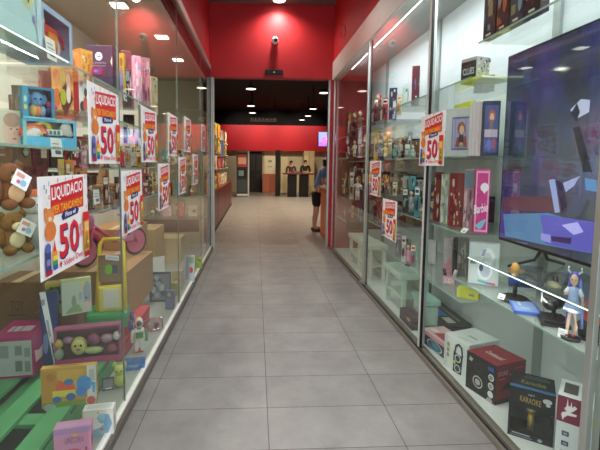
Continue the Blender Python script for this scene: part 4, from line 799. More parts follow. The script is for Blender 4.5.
facing('toy_carton', 'flat blue carton on the left case floor right of the glass joint', 'box', 123.5, 143.5, 361, ZF, 2.66, .05, '#4c7fc4', {'F': [('r', .05, .3, .95, .6, '#6f9ed8'), ('t', 'PLAY', .3, .35, .7, .58, '#a9c9ee'), ('e', .82, .3, .1, .2, '#3a5aa0')], 'T': [('r', .0, .0, 1, 1, '#3a5f9a')]}, yaw=.14)
# robot
q = at(141, 351, z=ZF); t = thing('toy_robot', 'small white and green toy robot standing near the left rail', 'toy robot', (q.x - .01, q.y, ZF), .3); t.scale = (.72, .8, .92); GRB = mat('#4f9a4a', .4); WB = mat('#e8e8e2', .35)
m = MB(); m.box(-.05, -.035, .10, .05, .035, .19, WB, .015); m.box(-.02, -.03, .19, .02, .03, .205, GRB, .005); m.build('torso', t)
m = MB(); m.box(-.038, -.0375, .12, .038, -.0352, .17, GRB, .001); m.build('chest_panel', t)
m = MB(); m.ell((0, 0, .24), (.04, .038, .042), WB); m.build('head', t); MB().ell((0, -.022, .24), (.028, .024, .026), mat('#6a5a4a', .2)).build('visor', t)
for s in (-1, 1):
    MB().box(s * .03 - .018, -.03, .0, s * .03 + .018, .03, .099, WB, .008).build('leg', t); MB().tube([(s * .06, 0, .18), (s * .072, -.005, .13), (s * .066, -.03, .09)], .014, GRB if s > 0 else WB).build('arm', t)
MB().box(-.04, -.032, .0005, .04, .034, .012, mat('#c04a3a', .5)).build('base', t)
# clear pink bag
q = at(160, 331, z=ZF); t = thing('plastic_bag', 'clear zip bag with pink trim lying on the left case floor', 'bag', (-.86, q.y, ZF), .5)
MB().box(-.085, -.02, .001, .085, .02, .11, glassy('bag_film', '#e9dfe2', 1.35, .1), .012).build('clear_pouch', t)
MB().tube([(-.08, -.022, .02), (-.08, -.022, .1), (-.04, -.022, .118), (.04, -.022, .118), (.08, -.022, .1), (.08, -.022, .02)], .005, mat('#c0506a', .4)).build('pink_piping', t)
for i, (x, c) in enumerate(((-.05, '#d9607a'), (-.01, '#c9d0b8'), (.035, '#b03a50'))): MB().ell((x, 0, .04), (.02, .012, .03), mat(c, .5)).build('trinket', t)
FG = 'cartons on the floor of the left case near the rail'
facing('toy_carton', 'slim violet blue carton with a yellow dot near the left rail', 'box', 165, 174, 291, ZF, 3.80, .05, '#6470a4', {'F': [('e', .45, .8, .2, .1, '#d5d23a'), ('r', .1, .08, .9, .6, '#7f86b4')]}, group=FG)
facing('puzzle_board', 'black framed puzzle board with grey blue print behind the violet carton', 'board', 149, 170, 273, ZF, 4.02, .03, '#33383c', {'F': [('r', .1, .06, .96, .94, '#7f8f9a'), *busy(31, ['#a9b8c2', '#5a6a78', '#c9d2d8', '#4a5058'], 16, (.12, .08, .94, .92), .12)]}, tilt=(-.08, 0, 0))
facing('toy_carton', 'pale beige carton behind the violet one near the left rail', 'box', 172, 182, 271, ZF, 4.42, .08, '#d2bd92', {'F': [('r', .1, .5, .9, .56, '#b89e70')]}, group=FG)
facing('toy_carton', 'low yellow green carton left of the pale beige one', 'box', 167.5, 177, 283, ZF, 4.2, .08, '#bdb85a', {'F': busy(33, ['#d5d07a', '#8f9a4a'], 6)}, group=FG)
facing('picture_book', 'white and blue picture book with a red spot standing near the left rail', 'book', 184, 194, 256, ZF, 4.70, .03, '#c2ccd4', {'F': [('p', [(.05, .1), (.5, .1), (.6, .95), (.2, .95)], '#7f9cc0'), ('e', .68, .45, .2, .12, '#d2583a'), ('r', .6, .7, .95, .95, '#9ab07a')]}, tilt=(-.08, 0, 0))
facing('toy_carton', 'small green and yellow carton beyond the picture book', 'box', 195, 201.5, 258, ZF, 5.3, .08, '#9fb05a', {'F': busy(35, ['#d9d24a', '#5a8a4a', '#e8e4c8'], 8)}, group=FG)
facing('toy_carton', 'small white and mauve carton at the far end near the left rail', 'box', 200, 205, 245, ZF, 6.0, .08, '#cfc8c4', {'F': busy(36, ['#a98aa0', '#e8e4e8'], 6)}, group=FG)
card = thing('paper_sheet', 'white paper flap beside the tall cardboard box', 'paper', (-1.16, 4.72, ZF), .6); MB().box(-.09, -.002, 0, .09, .002, .30, WHT).build('sheet', card)

# ================================================================== RIGHT CASE
RF = .0305
S1, S2, S3, S4, S5, S6, S7 = 2.1905, .8855, .7055, 2.0055, 1.5155, 1.0185, .5725
# --- floor, near section
t = angled('speaker_carton', 'black and maroon speaker carton on the right case floor', 'box', 467, 350, 497.5, RF, 1.36, -1.27, .24, '#232226', {'F': [('e', .42, .32, .17, .16, '#c9cac8'), ('e', .42, .32, .14, .13, '#2a2a2c'), ('e', .42, .32, .09, .085, '#b7b8b6'), ('e', .42, .70, .13, .12, '#3a3b3e'), ('e', .42, .70, .09, .085, '#1c1c1e'), ('e', .86, .64, .09, .09, '#dfe0de'), ('e', .86, .42, .09, .09, '#dfe0de'), ('e', .86, .21, .09, .09, '#dfe0de'), ('e', .84, .03, .1, .08, '#b3a7a4'), ('p', [(.1, .8), (.2, .78), (.26, .9), (.2, .86), (.15, .92)], '#b9babb'), ('r', .76, .8, .94, .9, '#3a55a0'), ('e', .86, .64, .06, .06, '#8d8f8e'), ('e', .86, .42, .06, .06, '#9a9c9a')],
    'R': [('r', .0, .0, 1, .12, '#2a2426'), ('r', .0, .12, 1, 1, '#7c1f2c'), ('t', 'SOUND', .06, .72, .4, .84, '#b08a90'), ('r', .1, .62, .3, .65, '#a06a72'), ('t', 'Speaker', .45, .66, .85, .74, '#a87a82'), ('r', .6, .84, .9, .86, '#9a5a64'), ('p', [(.12, .3), (.5, .36), (.8, .3), (.6, .46), (.3, .48)], '#45202a'), ('p', [(.2, .38), (.4, .40), (.5, .52), (.3, .48)], '#201418'), ('r', .5, .5, .9, .53, '#9a5a64'), ('r', .45, .2, .9, .23, '#9a5a64')],
    'T': [('r', 0, 0, 1, 1, '#8c2a36'), ('t', 'Coolsound', .25, .35, .8, .55, '#d8c8c8')]})
t = angled('speaker_carton', 'white speaker carton with a twin cone speaker print on the right case floor', 'box', 445, 332.5, 470, RF, 1.35, -1.27, .27, '#dfe2e2', {'F': [('r', 0, 0, .14, 1, '#cfd3d3'), ('p', [(.40, .0), (.74, .0), (.78, .55), (.40, .6)], '#2f3238'), ('e', .58, .44, .13, .12, '#d0d4d8'), ('e', .58, .44, .09, .085, '#3a3e48'), ('e', .58, .14, .13, .12, '#c0c6cc'), ('e', .58, .14, .09, .085, '#3a3e48'), ('r', .42, .24, .5, .34, '#d9d23a'), ('e', .18, .72, .06, .07, '#a9986a'), ('e', .18, .56, .06, .07, '#a9986a'), ('e', .18, .40, .06, .07, '#a9986a'), ('p', [(.44, .6), (.48, .82), (.62, .9), (.76, .82), (.8, .55), (.74, .55), (.7, .78), (.6, .83), (.52, .76), (.5, .6)], '#30343c')], 'R': [('r', .3, .8, .9, .86, '#8f93a4'), ('t', 'Speaker', .5, .62, .9, .72, '#8f93b4')], 'T': [('r', .45, .4, .8, .48, '#a8aeb0'), ('p', [(.4, .1), (.9, .2), (.9, .26), (.4, .16)], '#c6caca')]})
t = angled('speaker_carton', 'navy and pink carton with a blue tube speaker print on the right case floor', 'box', 421.5, 328, 446, RF, 1.345, -1.42, .2, '#3d3550', {'F': [('r', .0, .78, 1, 1, '#d9a0ac'), ('r', .02, .4, .3, .75, '#3a2f4a'), ('e', .58, .38, .32, .36, '#c9d0d4'), ('e', .58, .38, .28, .32, '#356a86'), ('e', .62, .42, .14, .18, '#4f8aa6'), ('r', .04, .6, .18, .72, '#d8b0bc')], 'T': [('r', .0, .0, 1, 1, '#dfb6bc'), ('p', [(.35, .2), (.9, .15), (.95, .8), (.45, .85)], '#a8404c'), ('r', .1, .3, .3, .5, '#efe0e2')]})
pbox('toy_carton', 'long dark brown carton with a blue top panel behind the tube speaker box', 'box', 'R', 414, 445, 312, RF, 1.62, .24, '#3d3a38', {'F': busy(41, ['#55504a', '#2a2826', '#5f7a96'], 10), 'T': [('r', .1, .1, .7, .55, '#4a78b8'), ('r', .1, .65, .9, .75, '#8d8478'), ('r', .75, .2, .95, .5, '#c8c4b8')]})
pbox('toy_carton', 'small plum and yellow carton beside the stile in the right case', 'box', 'R', 399.5, 412, 313, RF, 1.345, .12, '#5a4450', {'F': [('r', .4, .5, .9, .85, '#7a5a68'), ('e', .75, .7, .12, .14, '#c9b03a'), ('r', .05, .1, .95, .3, '#463540')]})
t = angled('microphone_carton', 'black window carton with a golden karaoke microphone on the right case floor', 'box', 510, 385, 557, RF, 1.345, -.62, .19, '#1b1d22', {'F': [('r', .0, .64, 1, 1, '#17191f'), ('t', 'KARAOKE', .24, .74, .70, .86, '#a88a4a', -.02), ('t', 'PARTY', .42, .89, .56, .92, '#b9bcc4'), ('e', .83, .86, .1, .05, '#c9d0d8'), ('e', .85, .79, .05, .03, '#c9d0d8'), ('r', .1, .07, .5, .095, '#a9adb4'), ('r', .06, .03, .55, .045, '#8d929a'), ('e', .72, .06, .05, .035, '#a9adb4')], 'T': [('r', .0, .0, 1, .16, '#3a6a9a'), ('t', 'Karaoke', .25, .3, .8, .55, '#8a8452'), ('r', .3, .7, .9, .75, '#6a7078'), ('r', .35, .82, .85, .86, '#5f666e')]}, window=(.05, .12, .95, .63), inner='#3c4044')
GD = mat('#b39a4c', .3, .8, .1)
w, h = t['wh']; my = -.05
m = MB(); m.cyl((0, my, h * .13), (0, my, h * .47), w * .075, GD, w * .095, 16); m.build('microphone_handle', t); MB().ell((0, my, h * .56), (w * .105, w * .105, h * .085), mat('#d8c88a', .35, .6)).build('microphone_head', t); MB().lathe([(w * .10, h * .46), (w * .12, h * .48), (w * .10, h * .50)], GD, (0, my, 0)).build('ring', t)
EMB = [('r', .0, .70, 1, 1, '#7a2038'), ('p', [(.18, .78), (.3, .75), (.45, .79), (.8, .80), (.82, .825), (.55, .83), (.7, .86), (.82, .9), (.7, .92), (.62, .89), (.58, .96), (.54, .9), (.46, .9), (.42, .99), (.38, .89), (.3, .86), (.4, .83), (.22, .81)], '#efe6e8'), ('p', [(.2, .77), (.26, .72), (.32, .76), (.26, .8)], '#efe6e8')]
t = angled('gaming_carton', 'white carton with a maroon panel and white emblem at the lower right photo corner', 'box', 558, 394, 583, RF, 1.365, -.75, .18, '#dadde0', {'F': EMB + [('r', .26, .545, .56, .60, '#4c5058'), ('r', .26, .43, .56, .485, '#4c5058'), ('r', .26, .315, .56, .37, '#4c5058'), ('r', .26, .20, .56, .255, '#4c5058'), ('r', .33, .56, .49, .585, '#9aa0a6'), ('r', .33, .445, .49, .47, '#9aa0a6'), ('r', .33, .33, .49, .355, '#9aa0a6'), ('p', [(.8, 0), (1, 0), (1, .4), (.86, .36)], '#53565c')], 'L': [('r', .05, .05, .95, .6, '#c6c9cc')], 'T': [('r', .2, .2, .8, .8, '#585450')]})
t = angled('microphone_carton', 'white carton with a black desk microphone print at the far right photo edge', 'box', 587, 408, 640, RF, 1.36, -.8, .16, '#cfd2d8', {'F': [('t', 'MIC', .05, .84, .3, .92, '#c9cf3a'), ('r', .40, .36, .60, .62, '#2f3238'), ('r', .47, .16, .55, .36, '#2a2c31'), ('r', .02, .18, .9, .24, '#8a8d92'), ('t', 'STUDIO', .06, .08, .38, .15, '#3a3d44')]})
# --- low shelf with figures
t = angled('headphone_carton', 'grey white carton with white headphones printed on it on the low shelf', 'box', 469.5, 243, 500.5, S3, at(468, 283, z=S3).x, -.55, .10, '#c2c9c9', {'F': [('r', .02, .02, .98, .98, '#c9d1d0'), ('p', [(.38, .66), (.42, .82), (.55, .92), (.72, .9), (.84, .76), (.86, .6), (.76, .6), (.74, .72), (.66, .8), (.54, .8), (.47, .74), (.46, .62)], '#eef0f2'), ('p', [(.40, .70), (.46, .86), (.58, .9), (.5, .72)], '#9497b4'), ('e', .84, .58, .07, .09, '#a3a7bc'), ('e', .55, .36, .25, .24, '#e6e9ee'), ('e', .55, .36, .17, .17, '#b9c0cf'), ('e', .42, .42, .07, .09, '#4a4f6a'), ('r', .06, .50, .24, .58, '#7d8486'), ('r', .08, .52, .12, .64, '#5b6062'), ('p', [(.32, .08), (.6, .04), (.6, .09), (.32, .13)], '#58b8c8'), ('p', [(.6, .04), (.75, .03), (.75, .08), (.6, .09)], '#a07ab8'), ('p', [(.75, .03), (.9, .02), (.9, .07), (.75, .08)], '#d85a6a')]})
facing('pictured_cover', 'dark blue cover with an orange flame picture standing behind the first bust', 'cover', 513, 541, 266, S3, 2.33, .02, '#3f4a86', {'F': [('r', .05, .05, .86, .95, '#3a4250'), ('e', .25, .75, .22, .16, '#e08a4a'), ('e', .3, .72, .12, .1, '#f0c070'), ('p', [(.5, .35), (.85, .25), (.85, .32), (.5, .42)], '#aab0c4'), ('p', [(.5, .2), (.85, .1), (.85, .2), (.5, .3)], '#c9cede'), ('e', .75, .5, .1, .08, '#8a4a3a'), ('r', .3, .85, .84, .88, '#8890b0')]}, yaw=-.35, tilt=None)
facing('pictured_carton', 'grey picture carton behind the black dragon bust', 'box', 548, 570, 274, S3, 2.16, .05, '#5e6470', {'F': [('r', .1, .6, .9, .7, '#9a9078'), ('r', .1, .75, .9, .9, '#4a5468'), ('p', [(.0, .45), (1, .2), (1, .35), (0, .6)], '#c9ccd0')]}, yaw=-.3)
facing('pictured_carton', 'violet blue figure carton directly behind the girl figurine', 'box', 570.5, 592, 276, S3, 2.0, .06, '#2c3f8c', {'F': [('r', 0, .78, 1, 1, '#22242c'), ('e', .3, .88, .2, .06, '#8a7ac0'), ('p', [(.4, .05), (.6, .05), (.65, .6), (.45, .6)], '#6f8ad8')]}, yaw=-.25)
q = at(524, 309, z=S3)
t = thing('game_case', 'flat blue case lying on the low shelf between the two busts', 'case', (q.x, q.y, S3), RR - .45)
MB().box(-.095, -.06, 0, .095, .06, .016, mat('#3f5fb8', .35), .003).build('case_body', t); Art((-.095, -.06, .016), (.19, 0, 0), (0, .12, 0), (0, 0, 1)).add([('r', .05, .08, .95, .92, '#7488b4'), ('r', .1, .3, .5, .4, '#a9b4cc'), ('e', .7, .5, .1, .2, '#8fa0c4')]).build('cover_print', t)
def bust(label, q, k, rz, plinth):
    t = thing('bust_figure', label, 'figurine', (q.x, q.y, S3), rz, 'bust figures on the low shelf')
    if plinth == 'square': MB().prism([(-.1 * k, -.075 * k), (.1 * k, -.075 * k), (.1 * k, .075 * k), (-.1 * k, .075 * k)], DARK, 'z', 0, .016 * k).box(-.085 * k, -.06 * k, .016 * k, .085 * k, .06 * k, .032 * k, DARK, .003).build('plinth', t)
    else: MB().lathe([(.1 * k, 0), (.1 * k, .01), (.08 * k, .018)], DARK, (0, 0, 0), 24, 1, .8).build('plinth', t)
    return t
q = at(549, 322, z=S3); t = bust('black dragon head bust with white stripes on a square black plinth', Vector((q.x + .02, q.y, 0)), .78, RR - .5, 'square')
MB().cyl((0, 0, .0252), (0, 0, .08), .009, DARK).build('stem', t)
m = MB(); m.ell((0, .0, .115), (.06, .045, .05), mat('#17181b', .35)); m.ell((.035, -.02, .095), (.035, .035, .028), mat('#17181b', .35)); m.tube([(-.05, .01, .14), (-.085, .015, .165), (-.10, .015, .20)], .012, mat('#17181b', .35)); m.tube([(-.01, .03, .155), (-.04, .05, .18), (-.04, .06, .21)], .01, mat('#17181b', .35)); m.ell((-.05, 0, .08), (.03, .03, .035), mat('#17181b', .35)); m.build('dragon_head', t)
m = MB(); m.tube([(-.03, -.047, .13), (.0, -.05, .11), (.025, -.056, .10)], .003, WHT); m.tube([(-.05, -.038, .1), (-.045, -.035, .075)], .003, WHT); m.tube([(.03, -.048, .115), (.06, -.04, .11)], .003, WHT); m.build('white_stripes', t)
m = MB(); m.ell((-.045, .0, .165), (.04, .03, .022), mat('#8a8a6c', .6)); m.ell((-.0, .0, .172), (.03, .025, .015), mat('#9a9470', .6)); m.build('mane', t)
q = at(511, 300, z=S3); t = bust('blue and orange flame figure on a black stem and oval plinth', Vector((q.x + .02, q.y, 0)), .95, RR - .4, 'oval')
MB().cyl((0, 0, .0182), (0, 0, .10), .011, DARK).build('stem', t)
m = MB(); m.ell((0, 0, .125), (.05, .035, .035), mat('#2b3a86', .4)); m.ell((-.03, 0, .115), (.03, .025, .03), mat('#22306a', .4)); m.build('blue_torso', t)
m = MB(); m.ell((.0, -.01, .165), (.045, .025, .022), mat('#e08a3a', .45)); m.ell((.025, -.01, .19), (.022, .02, .028), mat('#f0b45a', .45)); m.ell((-.03, -.01, .175), (.02, .018, .018), mat('#efe0d0', .45)); m.tube([(-.06, 0, .15), (-.02, -.02, .158), (.05, -.02, .15)], .008, mat('#f3e6dc', .4)); m.build('flame_head', t)
# girl figurine
q = at(575, 340, z=S3); X0 = Vector((q.x, q.y, S3))
t = thing('figurine', 'girl figurine in a pale blue dress with long violet hair on the low shelf', 'figurine', X0 + Vector((-.012, .01, 0)), RR + .75); t.scale = (.66, .66, .95)
MB().lathe([(.055, 0), (.055, .008), (.05, .012)], DARK, (0, 0, 0), 24).build('base', t); SKN = mat('#e6bfa6', .5); BL2 = mat('#a9bce8', .5)
m = MB()
m.tube([(-.022, 0, .0125), (-.02, -.006, .06), (-.014, .0, .115), (-.016, 0, .155)], .0105, SKN, 10); m.tube([(.014, .01, .0125), (.024, -.004, .062), (.016, .0, .115), (.014, 0, .155)], .0105, SKN, 10)
m.ell((0, 0, .165), (.03, .022, .028), SKN); m.ell((0, 0, .205), (.024, .018, .04), SKN); m.cyl((0, 0, .235), (0, 0, .258), .008, SKN); m.ell((0, -.004, .278), (.023, .023, .028), SKN)
m.tube([(-.026, 0, .232), (-.045, -.01, .205), (-.03, -.03, .215)], .0075, SKN); m.tube([(.026, 0, .232), (.048, -.005, .20), (.05, -.012, .165)], .0075, SKN); m.build('body', t)
m = MB(); m.lathe([(.052, .132), (.045, .155), (.028, .185), (.03, .215), (.028, .238), (.012, .244)], BL2); m.build('dress', t)
m = MB(); m.tube([(-.026, 0, .235), (-.045, -.01, .21)], .012, WHT); m.tube([(.026, 0, .235), (.047, -.005, .205)], .012, WHT); m.build('sleeve', t)
m = MB(); m.ell((0, .008, .286), (.030, .028, .028), mat('#5a58b8', .45)); m.tube([(-.02, .018, .28), (-.036, .026, .2), (-.03, .03, .12), (-.034, .03, .06)], .011, mat('#5a58b8', .45)); m.tube([(.022, .018, .28), (.04, .022, .2), (.05, .02, .12), (.05, .022, .055)], .011, mat('#7d95dc', .45)); m.build('hair', t)
m = MB(); m.tube([(-.02, 0, .305), (-.036, -.004, .318), (-.034, -.006, .335)], .005, WHT); m.tube([(.02, 0, .305), (.036, -.004, .318), (.034, -.006, .335)], .005, WHT); m.build('white_hair_ornament', t)
m = MB(); m.ell((-.009, -.026, .279), .0032, BLK); m.ell((.009, -.026, .279), .0032, BLK); m.ell((0, -.027, .268), (.004, .002, .0015), mat('#b05a5a', .5)); m.build('face', t)
m = MB(); m.ell((-.022, -.006, .018), (.012, .018, .008), mat('#8a3038', .4)); m.ell((.014, .004, .018), (.012, .018, .008), mat('#8a3038', .4)); m.build('shoes', t)
q = at(500.5, 299, z=S3 + .02); price_card('white price card on the oval plinth of the flame figure', (q.x, q.y - .0, S3 + .02), .035, .03, RR + .5, -.6)
q = at(562, 338, z=S3); price_card('white price card beside the shoes of the girl figurine', (q.x, q.y, S3), .035, .04, RR + .6, -.2)
t = thing('toy_creature', 'orange and black toy head on the low shelf at the far right photo edge', 'toy', (1.48, 1.60, S3), RR)
m = MB(); m.ell((0, 0, .115), (.07, .06, .075), mat('#c9542a', .45)); m.build('head', t); MB().ell((0, -.02, .045), (.075, .06, .045), mat('#1c1a1c', .5)).build('black_chin', t); MB().cyl((0, 0, 0), (0, 0, .012), .07, DARK).build('base', t)
# --- television
TX = 1.55; ty0, ty1, tz0, tz1 = .42, 2.45, .985, 2.125
t = thing('television', 'very large flat television with a violet and blue picture inside the right case', 'television', (TX + .02, (ty0 + ty1) / 2, S2), RR)
W = ty1 - ty0; hz0 = tz0 - S2; hz1 = tz1 - S2
MB().box(-W / 2, -.02, hz0, W / 2, .03, hz1, mat('#0b0b0d', .35), .004).build('casing', t)
for s in (-1, 1):
    MB().tube([(s * (W / 2 - .32), -.16, .008), (s * (W / 2 - .34), -.02, .05), (s * (W / 2 - .36), .005, hz0 + .02)], .008, BLK).tube([(s * (W / 2 - .36), .005, hz0 + .02), (s * (W / 2 - .33), .06, .05), (s * (W / 2 - .28), .2, .0085)], .008, BLK).build('foot', t)
scm = bpy.data.materials.new('screen_picture_reflections'); scm.use_nodes = True; nt = scm.node_tree; b_ = nt.nodes['Principled BSDF']; b_.inputs['Base Color'].default_value = (.01, .01, .012, 1); b_.inputs['Roughness'].default_value = .05; b_.inputs['IOR'].default_value = 2.5
tc = nt.nodes.new('ShaderNodeTexCoord'); n1 = nt.nodes.new('ShaderNodeTexNoise'); n1.inputs['Scale'].default_value = 2.6; n1.inputs['Detail'].default_value = 5
mp = nt.nodes.new('ShaderNodeMapping'); mp.inputs['Scale'].default_value = (13, 1, 4.5); vo = nt.nodes.new('ShaderNodeTexVoronoi'); vo.distance = 'CHEBYCHEV'; vo.inputs['Scale'].default_value = 1  # Voronoi blocks painted into the glow as reflected shelves
nt.links.new(tc.outputs['Object'], n1.inputs['Vector']); nt.links.new(tc.outputs['Object'], mp.inputs[0]); nt.links.new(mp.outputs[0], vo.inputs['Vector'])
cr = nt.nodes.new('ShaderNodeValToRGB'); E_ = cr.color_ramp.elements
E_[0].position = .3; E_[0].color = lin('#23274a') + [1]; E_[1].position = .72; E_[1].color = lin('#6a62a8') + [1]
e = E_.new(.44); e.color = lin('#36466a') + [1]; e = E_.new(.56); e.color = lin('#45487f') + [1]
hs = nt.nodes.new('ShaderNodeHueSaturation'); hs.inputs['Saturation'].default_value = .55; hs.inputs['Value'].default_value = .55; nt.links.new(vo.outputs['Color'], hs.inputs['Color'])
bl = nt.nodes.new('ShaderNodeMix'); bl.data_type = 'RGBA'; bl.blend_type = 'OVERLAY'; bl.inputs[0].default_value = .75
nt.links.new(n1.outputs['Fac'], cr.inputs[0]); nt.links.new(cr.outputs[0], bl.inputs[6]); nt.links.new(hs.outputs[0], bl.inputs[7])
nt.links.new(bl.outputs[2], b_.inputs['Emission Color']); b_.inputs['Emission Strength'].default_value = .5
m = MB(); m.box(-W / 2 + .012, -.0212, hz0 + .018, W / 2 - .012, -.0203, hz1 - .012, scm); o = m.build('screen', t)
def sp(px, py):
    q = at(px, py, x=TX - .003); return ((ty1 - q.y) / W, (q.z - tz0) / (tz1 - tz0))
A_ = Art((-W / 2, -.0212, hz0), (W, 0, 0), (0, 0, hz1 - hz0), (0, -1, 0), .12)
A_.add([('p', [sp(503, 214), sp(548, 213), sp(592, 226), sp(594, 254), sp(540, 244), sp(505, 236)], '#567aa4'), ('p', [sp(540, 214), sp(594, 222), sp(595, 254), sp(545, 244)], '#5c58b4'), ('p', [sp(503, 197), sp(566, 196), sp(566, 212), sp(503, 210)], '#5e3a48')], .38)
A_.add([('p', [sp(570, 110), sp(581, 99), sp(590, 100), sp(589, 112), sp(578, 118)], '#a9aecb'), ('p', [sp(571, 113), sp(577, 103), sp(580, 112), sp(576, 122)], '#23243a'), ('p', [sp(573, 128), sp(579, 126), sp(592, 172), sp(583, 172)], '#1c1d30'), ('p', [sp(549, 180), sp(555, 179), sp(560, 212), sp(555, 213)], '#8a96c4'), ('p', [sp(556, 180), sp(562, 183), sp(567, 206), sp(562, 213)], '#2a2040'), ('p', [sp(563, 183), sp(580, 176), sp(574, 186), sp(566, 192)], '#949cc8'), ('p', [sp(585, 178), sp(597, 180), sp(597, 192), sp(586, 190)], '#4f80b4'), ('p', [sp(541, 233), sp(551, 235), sp(551, 243), sp(541, 240)], '#8f8ad0'), ('p', [sp(551, 236), sp(572, 238), sp(571, 244), sp(552, 241)], '#3a2c5a'), ('p', [sp(562, 225), sp(578, 222), sp(584, 232), sp(574, 235)], '#a9a4e4')], .42)
A_.build('picture', o)
# --- top shelf game cartons
for i, (a, b, c, w_) in enumerate([(485, 497, '#3a3034', 'leftmost'), (498, 510, '#452a28', 'second from the left'), (511, 524, '#39434e', 'third from the left'), (526, 541, '#2e2426', 'rightmost')]):
    g = pxbox('R', a, b, -6, S1, 1.345, .045); g['h'] = .30
    carton('game_carton', 'tall dark game carton on the top right shelf, %s of four' % w_, 'box', col=c, art={'F': [('r', .05, .04, .95, .96, c), *busy(70 + i, ['#8a7a5c', '#5a3a3a', '#7a8a96', '#221c20', '#a05a3a' if i % 2 else '#4a5a6a'], 14, (.08, .15, .92, .92), .2), ('r', .3, .05, .7, .09, '#cfc8c0')]}, group='dark game cartons on the top right shelf', **g)
# --- upper left-of-screen shelf
t = angled('game_carton', 'black fronted carton with white lettering and a grey pebbled side left of the screen', 'box', 461.5, 60, 477, S4, 1.40, -1.2, .12, '#a4a4a2', {'F': [('r', .02, .0, .97, .86, '#26272c'), ('t', 'CLUES', .14, .34, .86, .60, '#c4c6ca')], 'R': busy(75, ['#6a6a68', '#d8d8d4', '#8a8a88', '#55555a'], 40, (.04, .04, .96, .96), .07)})
pbox('toy_carton', 'dark small carton at the inner end of the upper shelf beside the screen top', 'box', 'R', 474, 482, 76, S4, 1.66, .1, '#4a4c50', {'F': busy(76, ['#7a7c80', '#2a2c30'], 6)})
q = at(468, 90, z=S4); t = thing('paper_pad', 'lime yellow folder lying on the upper shelf left of the big screen', 'folder', (1.52, 2.62, S4), RR + .2); MB().box(-.1, -.13, 0, .1, .13, .018, mat('#d3d84a', .5), .003).build('folder_cover', t); MB().box(-.094, -.126, .0045, .1012, .126, .0135, WHT).build('pages', t)
# --- eye-level shelf
t = angled('doll_carton', 'white carton framing a printed doll with brown hair on the eye level right shelf', 'box', 446.5, 109, 470, S5, 1.40, -.75, .09, '#d6d3d2', {'F': [('r', .28, .14, .98, .82, '#6e6aa4'), ('r', .32, .18, .98, .78, '#b8aed4'), ('r', .40, .18, .44, .78, '#8f86b8'), ('r', .84, .18, .88, .78, '#8f86b8'), ('e', .68, .58, .17, .14, '#a8683f'), ('e', .70, .55, .1, .09, '#e8c4ac'), ('p', [(.5, .4), (.9, .42), (.95, .2), (.45, .2)], '#b04a3a'), ('p', [(.6, .45), (.78, .45), (.8, .3), (.58, .3)], '#2c2a34'), ('e', .7, .24, .08, .06, '#d8c070'), ('r', .62, .18, .8, .25, '#8aa08a')]})
angled('doll_carton', 'pinkish white striped carton beside the framed doll carton', 'box', 470.5, 103, 483, S5, 1.40, -1.1, .10, '#d9ccd0', {'F': [('r', .2, 0, .26, 1, '#cbb8be'), ('r', .5, 0, .56, 1, '#cbb8be'), ('r', .8, 0, .86, 1, '#cbb8be')], })
angled('doll_carton', 'dark navy carton with a red haired figure beside the television', 'box', 484, 101, 501, S5, 1.41, -.25, .03, '#262a4a', {'F': [('r', .1, .06, .9, .92, '#4a5488'), ('e', .52, .72, .2, .12, '#b85a44'), ('e', .52, .7, .12, .08, '#e0b8a0'), ('p', [(.36, .44), (.66, .44), (.6, .66), (.42, .66)], '#7f6a6a'), ('r', .12, .34, .88, .48, '#c0b0bc'), ('e', .4, .2, .2, .1, '#5f74c0'), ('e', .68, .22, .14, .1, '#a05070')]})
pbox('folder', 'lime yellow folder standing behind the framed doll carton', 'folder', 'R', 454, 471, 103, S5, 1.62, .03, '#ccd040', {'F': [('r', .1, .1, .9, .2, '#e2e47a')]})
# --- tall red and pink boxes
g6 = 'tall boxes on the shelf left of the big screen'
pal_r = ['#a83a44', '#d8a08a', '#5a1620', '#c9b48a', '#e0c8c0']
angled('tall_carton', 'tall dark red speckled carton at the left of the red row beside the poster', 'box', 434.5, 172, 441, S6, 1.38, -0.8, .06, '#7c1f2a', {'F': busy(81, pal_r, 18, big=.12), 'R': busy(181, pal_r, 10, big=.15)}, group=g6)
t = angled('gift_bag', 'silver glittery tall bag between the two dark red cartons', 'bag', 441.5, 174, 449.5, S6, 1.38, -0.8, .06, '#aab09c', {'F': busy(82, ['#d9dcc8', '#7f8a6a', '#c8cfd8', '#8a93b8', '#e8e8dc'], 26, (.03, .02, .97, .97), .14)}, body='bag_body', group=g6)
angled('tall_carton', 'tall crimson speckled carton right of the silver bag', 'box', 450, 173, 464.5, S6, 1.38, -0.8, .06, '#8c2330', {'F': busy(83, pal_r + ['#8c2330', '#701824'], 34, (.03, .02, .97, .97), .07), 'R': busy(183, pal_r, 10, big=.12)}, group=g6)
angled('tall_carton', 'tall mauve figure carton between the crimson carton and the bright pink one', 'box', 465, 169, 475, S6, 1.38, -0.8, .06, '#9c7a84', {'F': [('r', .05, .7, .95, .97, '#5f7484'), *busy(84, ['#b05a70', '#c9a0ac', '#6a4a58', '#d8c0c4'], 18, (.05, .05, .95, .68), .14)]}, group=g6)
angled('doll_carton', 'bright pink tall doll carton with white script beside the television', 'box', 476, 169, 491, S6, 1.4, -0.45, .06, '#d0307e', {'F': [('r', .06, .03, .94, .97, '#f0a8cc'), ('r', .14, .06, .86, .94, '#cf2a84'), ('e', .64, .72, .28, .07, '#f4e4ee'), ('p', [(.4, .71), (.9, .71), (.64, .62)], '#f4e4ee'), ('t', 'Barbie', .0, .30, .92, .44, '#fbeaf4', .05), ('p', [(.1, .12), (.5, .2), (.9, .24), (.6, .10), (.4, .06)], '#7fc0cc')]}, group=g6)
q = at(462, 232, x=1.345); price_card('white price card before the crimson carton on the right shelf', (1.35, q.y, S6), .06, .035, RR, -.7)
for px, w_ in ((437, 'left'), (444, 'right')):
    pass
